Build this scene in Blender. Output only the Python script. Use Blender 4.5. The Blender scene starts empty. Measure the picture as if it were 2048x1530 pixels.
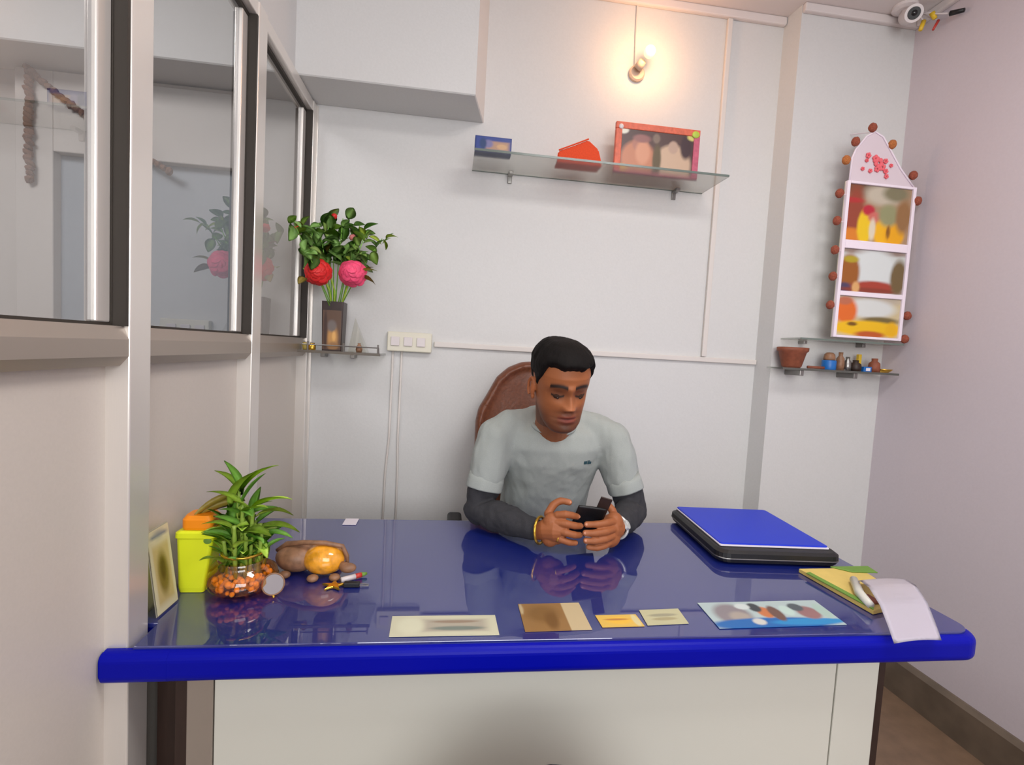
import bpy, bmesh, math, random
import numpy as np
from mathutils import Vector, Matrix, noise
from mathutils.bvhtree import BVHTree
random.seed(7); np.random.seed(7)
S = bpy.context.scene
COL = S.collection
PI = math.pi
R = math.radians

# ---------------------------------------------------------------- camera
cam_d = bpy.data.cameras.new('camera'); cam = bpy.data.objects.new('camera', cam_d); COL.objects.link(cam)
cam_d.sensor_fit = 'HORIZONTAL'; cam_d.sensor_width = 36.0; cam_d.lens = 36.0 * 1000.0 / 2048.0
cam_d.clip_start = 0.02; cam_d.clip_end = 50
right = Vector((0.99079569, -0.12337054, 0.05571013))
down = Vector((0.04735883, -0.0696224, -0.99644862))
fwd = Vector((0.12681108, 0.98991536, -0.06313889))
m = Matrix((right, -down, -fwd)).transposed().to_4x4(); m.translation = Vector((0, 0, 1.34))
cam.matrix_world = m
S.camera = cam
# ---------------------------------------------------------------- world, lights, exposure
S.view_settings.view_transform = 'Standard'; S.view_settings.look = 'None'
S.view_settings.gamma = 1.0; S.view_settings.use_curve_mapping = False
S.view_settings.exposure = 0.0
w = bpy.data.worlds.new('world'); S.world = w; w.use_nodes = True
w.node_tree.nodes['Background'].inputs[0].default_value = (0.75, 0.85, 1, 1)
w.node_tree.nodes['Background'].inputs[1].default_value = 0.25

def light(name, kind, loc, energy, color=(1, 1, 1), size=1.0, size_y=None, target=None):
    l = bpy.data.lights.new(name, kind); o = bpy.data.objects.new(name, l); COL.objects.link(o)
    l.energy = energy; l.color = color
    if kind == 'AREA':
        l.size = size
        if size_y: l.shape = 'RECTANGLE'; l.size_y = size_y
    else:
        l.shadow_soft_size = size
    o.location = loc
    if target is not None:
        o.rotation_euler = (Vector(target) - Vector(loc)).to_track_quat('-Z', 'Y').to_euler()
    return o
light('ceiling_panel_light', 'AREA', (0.9, 0.35, 2.80), 23, (1, 0.97, 0.94), 0.9, 0.5, (0.9, 0.36, 0))
light('entrance_light', 'AREA', (0.4, -1.65, 1.85), 48, (0.98, 0.99, 1), 1.8, 1.5, (0.9, 2.0, 1.35))
light('next_room_light', 'AREA', (-1.6, 0.6, 2.7), 40, (1, 0.96, 0.90), 0.8, 0.8, (-1.6, 0.9, 0))
light('bulb_light', 'POINT', (0.752, 2.005, 2.588), 3.0, (1, 0.50, 0.22), 0.03)

# ---------------------------------------------------------------- materials
def srgb(c):
    return tuple(((x / 12.92) if x <= 0.04045 else ((x + 0.055) / 1.055) ** 2.4) for x in c)
def c255(r, g, b): return srgb((r / 255, g / 255, b / 255))

def mat(name, col, rough=0.5, metal=0.0, coat=0.0, bump=0.0, scale=60.0, var=0.0, ior=1.5, trans=0.0, emis=None, sss=0.0, vcol=False, spec=None, coat_rough=0.03, coat_ior=1.5, detail=3.0, stretch=None):
    m = bpy.data.materials.new(name); m.use_nodes = True
    nt = m.node_tree; b = nt.nodes['Principled BSDF']
    b.inputs['Base Color'].default_value = (*col, 1)
    b.inputs['Roughness'].default_value = rough; b.inputs['Metallic'].default_value = metal
    b.inputs['IOR'].default_value = ior
    b.inputs['Coat Weight'].default_value = coat; b.inputs['Coat Roughness'].default_value = coat_rough
    b.inputs['Transmission Weight'].default_value = trans; b.inputs['Coat IOR'].default_value = coat_ior
    if spec is not None: b.inputs['Specular IOR Level'].default_value = spec
    if sss:
        b.inputs['Subsurface Weight'].default_value = sss
        b.inputs['Subsurface Radius'].default_value = (0.01, 0.004, 0.002)
        b.inputs['Subsurface Scale'].default_value = 0.5
    if emis:
        b.inputs['Emission Color'].default_value = (*emis[0], 1); b.inputs['Emission Strength'].default_value = emis[1]
    tc = nt.nodes.new('ShaderNodeTexCoord'); mp = nt.nodes.new('ShaderNodeMapping')
    nt.links.new(tc.outputs['Object'], mp.inputs[0])
    if stretch: mp.inputs['Scale'].default_value = stretch
    nz = nt.nodes.new('ShaderNodeTexNoise'); nz.inputs['Scale'].default_value = scale; nz.inputs['Detail'].default_value = detail
    nt.links.new(mp.outputs[0], nz.inputs['Vector'])
    src = None
    if vcol:
        at = nt.nodes.new('ShaderNodeAttribute'); at.attribute_name = 'Col'; src = at.outputs['Color']
    if var:
        ramp = nt.nodes.new('ShaderNodeMapRange'); ramp.inputs['From Min'].default_value = 0.3; ramp.inputs['From Max'].default_value = 0.7
        ramp.inputs['To Min'].default_value = 1 - var; ramp.inputs['To Max'].default_value = 1 + var * 0.5
        nt.links.new(nz.outputs['Fac'], ramp.inputs['Value'])
        mx = nt.nodes.new('ShaderNodeMix'); mx.data_type = 'RGBA'; mx.blend_type = 'MULTIPLY'; mx.inputs['Factor'].default_value = 1
        if src: nt.links.new(src, mx.inputs['A'])
        else: mx.inputs['A'].default_value = (*col, 1)
        nt.links.new(ramp.outputs[0], mx.inputs['B']); src = mx.outputs['Result']
    if src: nt.links.new(src, b.inputs['Base Color'])
    if bump:
        bp = nt.nodes.new('ShaderNodeBump'); bp.inputs['Strength'].default_value = bump; bp.inputs['Distance'].default_value = 0.002
        nt.links.new(nz.outputs['Fac'], bp.inputs['Height']); nt.links.new(bp.outputs[0], b.inputs['Normal'])
    return m

def glass_mat(name, tint, mirror_boost=0.0, rough=0.0, ior=1.5, frost=0.0):
    m = bpy.data.materials.new(name); m.use_nodes = True; nt = m.node_tree
    nt.nodes.remove(nt.nodes['Principled BSDF']); out = nt.nodes['Material Output']
    tr = nt.nodes.new('ShaderNodeBsdfTransparent'); tr.inputs[0].default_value = (*tint, 1)
    gl = nt.nodes.new('ShaderNodeBsdfGlossy'); gl.inputs['Roughness'].default_value = rough
    fr = nt.nodes.new('ShaderNodeFresnel'); fr.inputs['IOR'].default_value = ior
    ad = nt.nodes.new('ShaderNodeMath'); ad.operation = 'ADD'; ad.inputs[1].default_value = mirror_boost; ad.use_clamp = True
    mx = nt.nodes.new('ShaderNodeMixShader')
    ge = nt.nodes.new('ShaderNodeNewGeometry'); inv_ = nt.nodes.new('ShaderNodeMath'); inv_.operation = 'SUBTRACT'; inv_.inputs[0].default_value = 1.0
    ml = nt.nodes.new('ShaderNodeMath'); ml.operation = 'MULTIPLY'
    nt.links.new(fr.outputs[0], ad.inputs[0]); nt.links.new(ge.outputs['Backfacing'], inv_.inputs[1])
    nt.links.new(ad.outputs[0], ml.inputs[0]); nt.links.new(inv_.outputs[0], ml.inputs[1]); nt.links.new(ml.outputs[0], mx.inputs[0])
    body_ = tr.outputs[0]
    if frost:
        rf = nt.nodes.new('ShaderNodeBsdfRefraction'); rf.inputs['Roughness'].default_value = 0.35; rf.inputs['IOR'].default_value = 1.2; rf.inputs['Color'].default_value = (*tint, 1)
        fm = nt.nodes.new('ShaderNodeMixShader'); fm.inputs[0].default_value = frost
        nt.links.new(tr.outputs[0], fm.inputs[1]); nt.links.new(rf.outputs[0], fm.inputs[2]); body_ = fm.outputs[0]
    nt.links.new(body_, mx.inputs[1]); nt.links.new(gl.outputs[0], mx.inputs[2]); nt.links.new(mx.outputs[0], out.inputs[0])
    return m

M = {}
M['wall'] = mat('wall_paint', c255(216, 216, 215), 0.6, bump=0.15, scale=120, var=0.02)
M['wall_r'] = mat('wall_paint_lavender', c255(212, 203, 210), 0.6, bump=0.15, scale=120, var=0.02)
M['ceil'] = mat('ceiling_paint', c255(222, 214, 212), 0.7, bump=0.1, scale=100)
M['lam'] = mat('grey_laminate', c255(210, 202, 193), 0.38, bump=0.05, scale=200, var=0.02)
M['alu'] = mat('aluminium', c255(232, 227, 221), 0.28, metal=0.45, bump=0.05, scale=400, stretch=(1, 1, 0.05))
M['alu_d'] = mat('aluminium_dull', c255(178, 168, 158), 0.4, metal=0.6)
M['gasket'] = mat('rubber_gasket', c255(52, 46, 40), 0.6)
M['pane'] = glass_mat('partition_glass', (0.80, 0.81, 0.84), 0.08, ior=2.6)
M['shelf_glass'] = glass_mat('shelf_glass', (0.93, 0.94, 0.92), 0.0, frost=0.5)
M['glass_edge'] = mat('glass_edge', c255(110, 122, 116), 0.2)
M['steel'] = mat('steel', c255(150, 148, 145), 0.3, metal=0.9)
M['floor'] = mat('floor_tile', c255(128, 104, 84), 0.4, bump=0.1, scale=20, var=0.15)
M['skirt'] = mat('skirting_stone', c255(112, 98, 84), 0.45, scale=12, var=0.2)
M['desk_top'] = mat('blue_glass_top', c255(6, 28, 116), 0.5, coat=1.0, coat_rough=0.012, ior=1.5, coat_ior=2.15)
M['desk_edge'] = mat('blue_edge', c255(2, 10, 158), 0.4, bump=0.05, scale=50, spec=0.15)
M['white_lam'] = mat('white_laminate', c255(214, 214, 204), 0.35, bump=0.04, scale=150)
M['brown'] = mat('dark_brown_laminate', c255(52, 36, 30), 0.5, scale=8, var=0.2, stretch=(8, 8, 1))
M['leather'] = mat('brown_leather', c255(112, 62, 38), 0.38, bump=0.5, scale=90, var=0.25)
M['black'] = mat('black_plastic', c255(22, 22, 24), 0.45, bump=0.2, scale=300)
M['skin'] = mat('skin', (0.4, 0.18, 0.08), 0.5, bump=0.15, scale=300, vcol=True, sss=0.06, spec=0.35)
M['hair'] = mat('black_hair', c255(16, 12, 11), 0.75, spec=0.2, bump=0.8, scale=220, stretch=(1, 1, 0.25))
M['tee'] = mat('grey_knit', c255(166, 172, 168), 0.9, bump=0.35, scale=500, var=0.06)
M['sleeve'] = mat('charcoal_knit', c255(52, 52, 56), 0.9, bump=0.4, scale=450, var=0.1)
M['jeans'] = mat('dark_trouser_cloth', c255(44, 46, 60), 0.9, bump=0.3, scale=400)
M['shoe'] = mat('dark_shoe_leather', c255(36, 28, 24), 0.4)
M['gold'] = mat('gold', c255(222, 176, 70), 0.25, metal=0.9)
M['watch'] = mat('watch_steel', c255(214, 216, 214), 0.3, metal=0.5)
M['lime'] = mat('lime_plastic', c255(238, 250, 40), 0.45, bump=0.03, scale=80)
M['orange'] = mat('orange_plastic', c255(255, 150, 24), 0.4)
M['bowl'] = glass_mat('amber_glass', (1.0, 0.76, 0.46), 0.07)
M['pebble'] = mat('yellow_pebbles', c255(252, 220, 96), 0.4, scale=120, var=0.3)
M['bamboo'] = mat('bamboo_stem', c255(150, 180, 70), 0.45, scale=60, var=0.2)
M['leaf'] = mat('bright_leaf', c255(192, 228, 84), 0.5, scale=40, var=0.3)
M['leaf_d'] = mat('deep_leaf', c255(132, 192, 72), 0.5, scale=40, var=0.3)
M['leaf_f'] = mat('fresh_leaf', c255(178, 214, 112), 0.5, scale=40, var=0.25)
M['leaf_g'] = mat('mid_leaf', c255(142, 188, 98), 0.5, scale=40, var=0.25)
M['leaf_y'] = mat('yellow_green_leaf', c255(190, 214, 80), 0.45, scale=40, var=0.25)
M['leaf_b'] = mat('dry_olive_leaf', c255(160, 140, 56), 0.5, scale=40, var=0.25)
M['petal_r'] = mat('red_petal', c255(232, 44, 44), 0.5, scale=60, var=0.2)
M['petal_p'] = mat('pink_petal', c255(255, 84, 128), 0.5, scale=60, var=0.2)
M['petal_s'] = mat('pale_pink_petal', c255(226, 130, 130), 0.5)
M['pic'] = mat('printed_picture', (1, 1, 1), 0.35, vcol=True)
M['paper'] = mat('white_paper', c255(236, 230, 240), 0.8)
M['white_lace'] = mat('white_lace', c255(244, 232, 244), 0.8)
M['pale_lace'] = mat('pale_pink_lace', c255(222, 208, 216), 0.9)
M['pom'] = mat('rust_pompom', c255(160, 84, 64), 0.95, bump=1.0, scale=300, var=0.4)
M['pom_o'] = mat('orange_pompom', c255(196, 120, 66), 0.95, bump=1.0, scale=300, var=0.4)
M['coral'] = mat('coral_ornament', c255(240, 110, 120), 0.8)
M['bulb'] = mat('lit_bulb', (1, 0.85, 0.4), 0.3, emis=((1, 0.86, 0.30), 1.6))
M['holder'] = mat('bulb_holder', c255(214, 190, 168), 0.5)
M['conduit'] = mat('conduit_plastic', c255(222, 216, 211), 0.5)
M['board'] = mat('switch_plate', c255(226, 222, 204), 0.4)
M['cloth_o'] = mat('orange_cloth', c255(226, 74, 30), 0.8, bump=0.3, scale=200, var=0.1)
M['amber'] = mat('amber_glaze', c255(255, 176, 50), 0.15, coat=0.8, scale=45, var=0.4, bump=0.4)
M['tan'] = mat('tan_stone', c255(150, 110, 82), 0.45, scale=60, var=0.35)
M['clay'] = mat('brown_clay', c255(142, 78, 54), 0.6, scale=60, var=0.2)
M['blue'] = mat('blue_label', c255(30, 110, 190), 0.35)
M['blue_lid'] = mat('blue_plastic_folder', c255(8, 50, 205), 0.45)
M['yellow_pad'] = mat('yellow_paper', c255(222, 196, 110), 0.7, scale=30, var=0.06)
M['green'] = mat('green_binding', c255(110, 150, 60), 0.6)
M['cctv'] = mat('camera_white', c255(222, 214, 214), 0.35)
M['yellow'] = mat('yellow_plug', c255(236, 196, 50), 0.4)
M['red'] = mat('red_plug', c255(200, 60, 50), 0.4)
M['teal'] = mat('teal_print', c255(40, 74, 84), 0.6)
M['marigold'] = mat('dried_marigold', c255(126, 88, 66), 0.9, bump=1.0, scale=200, var=0.3)
M['clear'] = glass_mat('clear_glass', (0.93, 0.93, 0.9), 0.05)
M['eye'] = mat('shaded_eye', c255(58, 40, 32), 0.6, spec=0.1)  # eyeball colour darkened to stand for the shade of the lashes
M['iris'] = mat('dark_iris', c255(30, 16, 10), 0.1)
M['next_wall'] = mat('next_room_paint', c255(202, 196, 190), 0.6)
M['next_door'] = mat('blue_grey_board', c255(150, 158, 166), 0.5)

# ---------------------------------------------------------------- helpers
def thing(name, label, cat, loc=(0, 0, 0), rotz=0.0, group=None):
    o = bpy.data.objects.new(name, None); COL.objects.link(o)
    o.empty_display_size = 0.05
    o.location = loc; o.rotation_euler = (0, 0, rotz)
    o['label'] = label; o['category'] = cat
    if group: o['group'] = group
    return o
def tag(o, label, cat, group=None):
    o['label'] = label; o['category'] = cat
    if group: o['group'] = group
    return o
def wmat(p):
    mm = Matrix.Identity(4)
    while p is not None:
        mm = (Matrix.Translation(p.location) @ p.rotation_euler.to_matrix().to_4x4() @ Matrix.Diagonal((*p.scale, 1))) @ mm
        p = p.parent
    return mm
def obj(name, bm, ma, parent=None, world=True, smooth=False, structure=False, label=None):
    me = bpy.data.meshes.new(name)
    if parent is not None and world: bm.transform(wmat(parent).inverted())
    if smooth:
        for f in bm.faces: f.smooth = True
    bm.to_mesh(me); bm.free()
    for x in (ma if isinstance(ma, (list, tuple)) else [ma]): me.materials.append(x)
    o = bpy.data.objects.new(name, me); COL.objects.link(o)
    if parent is not None: o.parent = parent
    if structure: o['kind'] = 'structure'
    if label: o['label'] = label
    return o
def B(): return bmesh.new()
def box(bm, x0, x1, y0, y1, z0, z1, bev=0.0, seg=2):
    r = bmesh.ops.create_cube(bm, size=1)
    vs = r['verts']
    for v in vs:
        v.co = Vector((x0 + (v.co.x + .5) * (x1 - x0), y0 + (v.co.y + .5) * (y1 - y0), z0 + (v.co.z + .5) * (z1 - z0)))
    if bev > 0:
        es = list({e for v in vs for e in v.link_edges})
        bmesh.ops.bevel(bm, geom=es, offset=bev, segments=seg, affect='EDGES', profile=0.5)
    return bm
def bx(*a, **k): return box(B(), *a, **k)
def prism(bm, pts, z0, z1, bev=0.0, seg=2, axis='z'):
    # polygon extruded along an axis
    def P(a, b, c):
        return {'z': (a, b, c), 'y': (a, c, b), 'x': (c, a, b)}[axis]
    lo = [bm.verts.new(P(a, b, z0)) for a, b in pts]; hi = [bm.verts.new(P(a, b, z1)) for a, b in pts]
    n = len(pts); caps = [bm.faces.new(lo[::-1]), bm.faces.new(hi)]
    for i in range(n): bm.faces.new((lo[i], lo[(i + 1) % n], hi[(i + 1) % n], hi[i]))
    bmesh.ops.recalc_face_normals(bm, faces=bm.faces[:])
    if bev:
        es = list({e for f in caps for e in f.edges})
        bmesh.ops.bevel(bm, geom=es, offset=bev, segments=seg, affect='EDGES', profile=0.5)
    return bm
def tube(bm, pts, rad, n=8, closed=False, cap=True):
    pts = [Vector(p) for p in pts]; m_ = len(pts)
    rr = rad if isinstance(rad, (list, tuple)) else [rad] * m_
    rings = []; up = Vector((0.13, 0.2, 1)).normalized(); prev = None
    for i, p in enumerate(pts):
        if closed: t = pts[(i + 1) % m_] - pts[i - 1]
        else: t = pts[min(i + 1, m_ - 1)] - pts[max(i - 1, 0)]
        t.normalize()
        if prev is None:
            a = t.cross(up)
            if a.length < 0.1: a = t.cross(Vector((1, 0, 0)))
        else:
            a = prev - t * prev.dot(t)
        a.normalize(); prev = a; b = t.cross(a)
        rings.append([bm.verts.new(p + (a * math.cos(2 * PI * k / n) + b * math.sin(2 * PI * k / n)) * rr[i]) for k in range(n)])
    L = m_ if closed else m_ - 1
    for i in range(L):
        A, C = rings[i], rings[(i + 1) % m_]
        for k in range(n): bm.faces.new((A[k], A[(k + 1) % n], C[(k + 1) % n], C[k]))
    if cap and not closed:
        bm.faces.new(rings[0][::-1]); bm.faces.new(rings[-1])
    return bm
def lathe(bm, prof, n=24, c=(0, 0, 0), sx=1, sy=1, close=True):
    rings = []
    for r_, z in prof:
        if r_ < 1e-5: rings.append([bm.verts.new((c[0], c[1], c[2] + z))])
        else: rings.append([bm.verts.new((c[0] + r_ * sx * math.cos(2 * PI * k / n), c[1] + r_ * sy * math.sin(2 * PI * k / n), c[2] + z)) for k in range(n)])
    for A, C in zip(rings, rings[1:]):
        for k in range(n):
            k2 = (k + 1) % n
            if len(A) == 1 and len(C) == 1: continue
            if len(A) == 1: bm.faces.new((A[0], C[k2], C[k]))
            elif len(C) == 1: bm.faces.new((A[k], A[k2], C[0]))
            else: bm.faces.new((A[k], A[k2], C[k2], C[k]))
    bmesh.ops.recalc_face_normals(bm, faces=bm.faces[:])
    return bm
def ball(bm, c, r, rot=None, u=16, v=10):
    rr = r if isinstance(r, (tuple, list)) else (r, r, r)
    mm = Matrix.Translation(c)
    if rot is not None: mm = mm @ rot.to_4x4()
    mm = mm @ Matrix.Diagonal((*rr, 1))
    bmesh.ops.create_uvsphere(bm, u_segments=u, v_segments=v, radius=1, matrix=mm)
    return bm
def capsule(bm, pts, rads, n=16):
    # tapered limb with balls at the joints, smooth resampled
    P = [Vector(p) for p in pts]
    tube(bm, P, list(rads), n=n)
    for p, r_ in zip(P, rads): ball(bm, p, r_ * 0.995, u=n, v=max(6, n // 2))
    return bm
def hull_ell(bm, a, b, n=24, steps=10):
    # loft of ellipses: a,b = (center, rx, ry)
    pass
def loft(bm, secs, n=28, power=2.3):
    # secs: (center, rx, ry) horizontal superellipse rings
    rings = []
    for c, rx, ry in secs:
        ring = []
        for k in range(n):
            t = 2 * PI * k / n; ct, st = math.cos(t), math.sin(t)
            q = (abs(ct) ** power + abs(st) ** power) ** (-1 / power)
            ring.append(bm.verts.new((c[0] + rx * ct * q, c[1] + ry * st * q, c[2])))
        rings.append(ring)
    for A, C in zip(rings, rings[1:]):
        for k in range(n): bm.faces.new((A[k], A[(k + 1) % n], C[(k + 1) % n], C[k]))
    bm.faces.new(rings[0][::-1]); bm.faces.new(rings[-1])
    return bm
def remesh(bm, voxel, smooth=3, fac=0.5):
    me = bpy.data.meshes.new('tmp'); bmesh.ops.recalc_face_normals(bm, faces=bm.faces[:]); bm.to_mesh(me); bm.free()
    o = bpy.data.objects.new('tmp', me); COL.objects.link(o)
    md = o.modifiers.new('r', 'REMESH'); md.mode = 'VOXEL'; md.voxel_size = voxel; md.adaptivity = 0.0
    if smooth:
        sm = o.modifiers.new('s', 'SMOOTH'); sm.factor = fac; sm.iterations = smooth
    dg = bpy.context.evaluated_depsgraph_get()
    ev = o.evaluated_get(dg)
    out = bpy.data.meshes.new_from_object(ev, depsgraph=dg)
    bpy.data.objects.remove(o); bpy.data.meshes.remove(me)
    return out
def mesh_obj(name, me, ma, parent, label=None):
    me.name = name
    me.transform(wmat(parent).inverted())
    me.materials.clear()
    for x in (ma if isinstance(ma, (list, tuple)) else [ma]): me.materials.append(x)
    for p in me.polygons: p.use_smooth = True
    o = bpy.data.objects.new(name, me); COL.objects.link(o); o.parent = parent
    if label: o['label'] = label
    return o
def setcol(me, cols):
    a = me.color_attributes.new('Col', 'FLOAT_COLOR', 'POINT')
    arr = np.ones((len(me.vertices), 4), dtype=np.float32); arr[:, :3] = cols
    a.data.foreach_set('color', arr.ravel())

# painted flat print: soft shapes over a base colour; (cx, cy, rx, ry, colour[, softness])
def painter(base, shapes):
    def f(u, v):
        c = np.ones(u.shape + (3,)) * np.array(srgb([x / 255 for x in base]))
        for s in shapes:
            cx, cy, rx, ry, col = s[:5]; soft = s[5] if len(s) > 5 else 0.25
            kind = s[6] if len(s) > 6 else 'e'
            if kind == 'e': d = np.sqrt(((u - cx) / rx) ** 2 + ((v - cy) / ry) ** 2)
            else: d = np.maximum(np.abs(u - cx) / rx, np.abs(v - cy) / ry)
            a = np.clip((1 + soft / 2 - d) / soft, 0, 1)[..., None]
            c = c * (1 - a) + a * np.array(srgb([x / 255 for x in col]))
        return c
    return f
def picture(name, parent, p0, ux, vy, fn, nx=48, ny=48, label=None, bend=None):
    """thin printed sheet: corner p0, edge vectors ux (width) and vy (height); world coordinates"""
    p0, ux, vy = Vector(p0), Vector(ux), Vector(vy)
    nrm = ux.cross(vy).normalized()
    U, V = np.meshgrid(np.linspace(0, 1, nx + 1), np.linspace(0, 1, ny + 1))
    P = np.array(p0)[None, None, :] + U[..., None] * np.array(ux) + V[..., None] * np.array(vy)
    if bend is not None: P = P + np.array(nrm) * bend(U, V)[..., None]
    verts = P.reshape(-1, 3)
    nv = len(verts); th = 0.0012
    back = verts - np.array(nrm) * th
    faces = []
    W = nx + 1
    for j in range(ny):
        for i in range(nx):
            a = j * W + i; faces.append((a, a + 1, a + 1 + W, a + W)); faces.append((nv + a, nv + a + W, nv + a + 1 + W, nv + a + 1))
    for i in range(nx):
        faces.append((i + 1, i, nv + i, nv + i + 1)); t = ny * W + i; faces.append((t, t + 1, nv + t + 1, nv + t))
    for j in range(ny):
        a = j * W; faces.append((a, a + W, nv + a + W, nv + a)); b = a + nx; faces.append((b + W, b, nv + b, nv + b + W))
    allv = np.vstack([verts, back])
    if parent is not None:
        inv = np.array(wmat(parent).inverted()); allv = allv @ inv[:3, :3].T + inv[:3, 3]
    me = bpy.data.meshes.new(name); me.from_pydata(allv.tolist(), [], faces)
    cols = fn(U, V).reshape(-1, 3)
    setcol(me, np.vstack([cols, cols]))
    me.materials.append(M['pic'])
    o = bpy.data.objects.new(name, me); COL.objects.link(o)
    if parent is not None: o.parent = parent
    if label: o['label'] = label
    return o

# ================================================================ SETTING
L, D, RX, PF, CZ = -0.585, 2.13, 1.93, 2.03, 2.85
YB = -1.9
obj('floor', bx(-3.2, RX + .1, YB - .1, D + .1, -0.1, 0), M['floor'], structure=True)
obj('ceiling', bx(-3.2, RX + .1, YB - .1, D + .1, CZ, CZ + .1), M['ceil'], structure=True)
obj('wall_back', bx(L - .03, RX + .1, D, D + .1, 0, CZ), M['wall'], structure=True)
obj('wall_right', bx(RX, RX + .1, YB - .1, D, 0, CZ), M['wall_r'], structure=True)
obj('wall_front', bx(-3.2, RX, YB - .1, YB, 0, CZ), M['wall'], structure=True)
# projecting pier at the right end of the back wall, pinkish chamfer strip on its left edge
pier = prism(B(), [(1.385, D + .001), (1.395, PF), (RX + .001, PF), (RX + .001, D + .001)], 0, CZ)
obj('wall_pier', pier, M['wall'], structure=True)
# beam above the back wall, through both rooms
beam = prism(B(), [(-3.2, D + .001), (-3.2, 1.91), (0.05, 1.91), (0.095, D + .001)], 2.268, CZ, 0.004, 1)
obj('trim_1', beam, M['wall'], structure=True)
# cornice at ceiling
cor = B(); box(cor, 0.1, 1.385, D - .022, D + .001, CZ - .035, CZ, .006); box(cor, 1.395, RX, PF - .022, PF + .001, CZ - .035, CZ, .006)
box(cor, RX - .022, RX, YB, PF - .022, CZ - .035, CZ, .006)
obj('trim_2', cor, M['ceil'], structure=True)
# skirting
sk = prism(B(), [(RX, 0), (RX - .022, 0), (RX - .022, .135), (RX - .01, .152), (RX, .152)], YB, PF, axis='y')
obj('baseboard_right', sk, M['skirt'], structure=True)
sk = prism(B(), [(D, 0), (D - .018, 0), (D - .018, .135), (D - .008, .15), (D, .15)], L, 1.385, axis='x')
obj('baseboard_back', sk, M['skirt'], structure=True)
# next room behind the glass
nw = B(); box(nw, -3.2, -1.60, D, D + .1, 0, CZ); box(nw, -1.60, L - .03, D, D + .1, 0, CZ)
obj('wall_next_room', nw, M['next_wall'], structure=True)
obj('wall_left', bx(-3.2, -3.1, YB, D, 0, CZ), M['next_wall'], structure=True)
dj = B(); box(dj, -1.60, -1.475, D - .05, D + .01, 0, 2.26, .004); box(dj, -1.475, -0.80, D - .05, D + .01, 1.975, 2.26, .004)
fr = obj('door_1', dj, M['next_wall'], structure=True)
obj('door_panel', bx(-1.475, -0.8, D - .012, D - .002, 0, 1.975, .002), M['next_door'], fr)

# ---- left partition: one structure with parts
def post(parent, y0, y1, z0, z1, x0=L - .035, x1=L + .022, name='post', ma='alu'):
    return obj(name, bx(x0, x1, y0, y1, z0, z1, bev=.003, seg=2), M[ma], parent)
part = bpy.data.objects.new('wall_partition', None); COL.objects.link(part); part['kind'] = 'structure'
part.location = (L, 1.0, 0)
ys = [-1.9, -0.78, 0.42, 1.0, 1.555, 2.10]
for i, y in enumerate(ys):
    wdt = .032 if i < 5 else .018
    post(part, y - wdt, y + wdt if i < 5 else D, 0, 2.262)
obj('mid_rail', prism(B(), [(L - .035, 1.275), (L + .006, 1.275), (L + .020, 1.292), (L + .020, 1.322), (L + .012, 1.345), (L - .035, 1.345)], -1.9, D - .002, axis='y'), M['alu_d'], part)
obj('top_rail', bx(L - .035, L + .018, -1.9, D - .002, 2.222, 2.262, bev=.003), M['alu'], part)
obj('upper_wall', bx(L - .03, L, -1.9, D, 2.262, CZ), M['wall'], part)
for a, b in zip(ys, ys[1:]):
    y0, y1 = a + .032, b - .032 if b < 2 else b - .018
    obj('lower_panel', bx(L - .034, L - .018, y0, y1, .08, 1.275), M['lam'], part)
    # sash: dark gasket, aluminium stile, glass
    g = B()
    t = .010
    box(g, L - .0135, L + .0195, y1 - .0085, y1 - .0002, 1.3455, 2.2215)
    box(g, L - .014, L - .002, y0, y0 + t, 1.345, 2.222); box(g, L - .014, L - .002, y1 - t, y1, 1.345, 2.222)
    box(g, L - .014, L - .002, y0 + t, y1 - t, 2.222 - t, 2.222); box(g, L - .014, L - .002, y0 + t, y1 - t, 1.345, 1.345 + .005)
    obj('gasket', g, M['gasket'], part)
    st = B(); w_ = .036
    box(st, L - .024, L - .004, y1 - t - w_, y1 - t, 1.35, 2.213, .003)
    obj('sash_stile', st, M['alu'], part)
    obj('sash_stile', bx(L - .024, L + .004, y0 + .0005, y0 + .020, 1.35, 2.2125, bev=.002), M['alu_d'], part)
    obj('glass_pane', bx(L - .018, L - .012, y0 + .0205, y1 - t - w_, 1.35, 2.213), M['pane'], part)
obj('base_rail', bx(L - .034, L - .016, -1.9, D - .02, 0, .08), M['alu_d'], part)
# wall end strip in the corner
obj('corner_channel', bx(L + .001, L + .028, D - .006, D - .0005, 0.1, 2.262, bev=.002), M['alu'], part)

# ================================================================ DESK
desk = thing('reception_desk', 'office desk with glossy blue top, rounded blue edge and white front panel', 'desk', (0.33, 1.3, 0))
X0, X1, Y0, Y1 = -0.600, 1.236, 0.945, 1.672
ZT = 0.76
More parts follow.
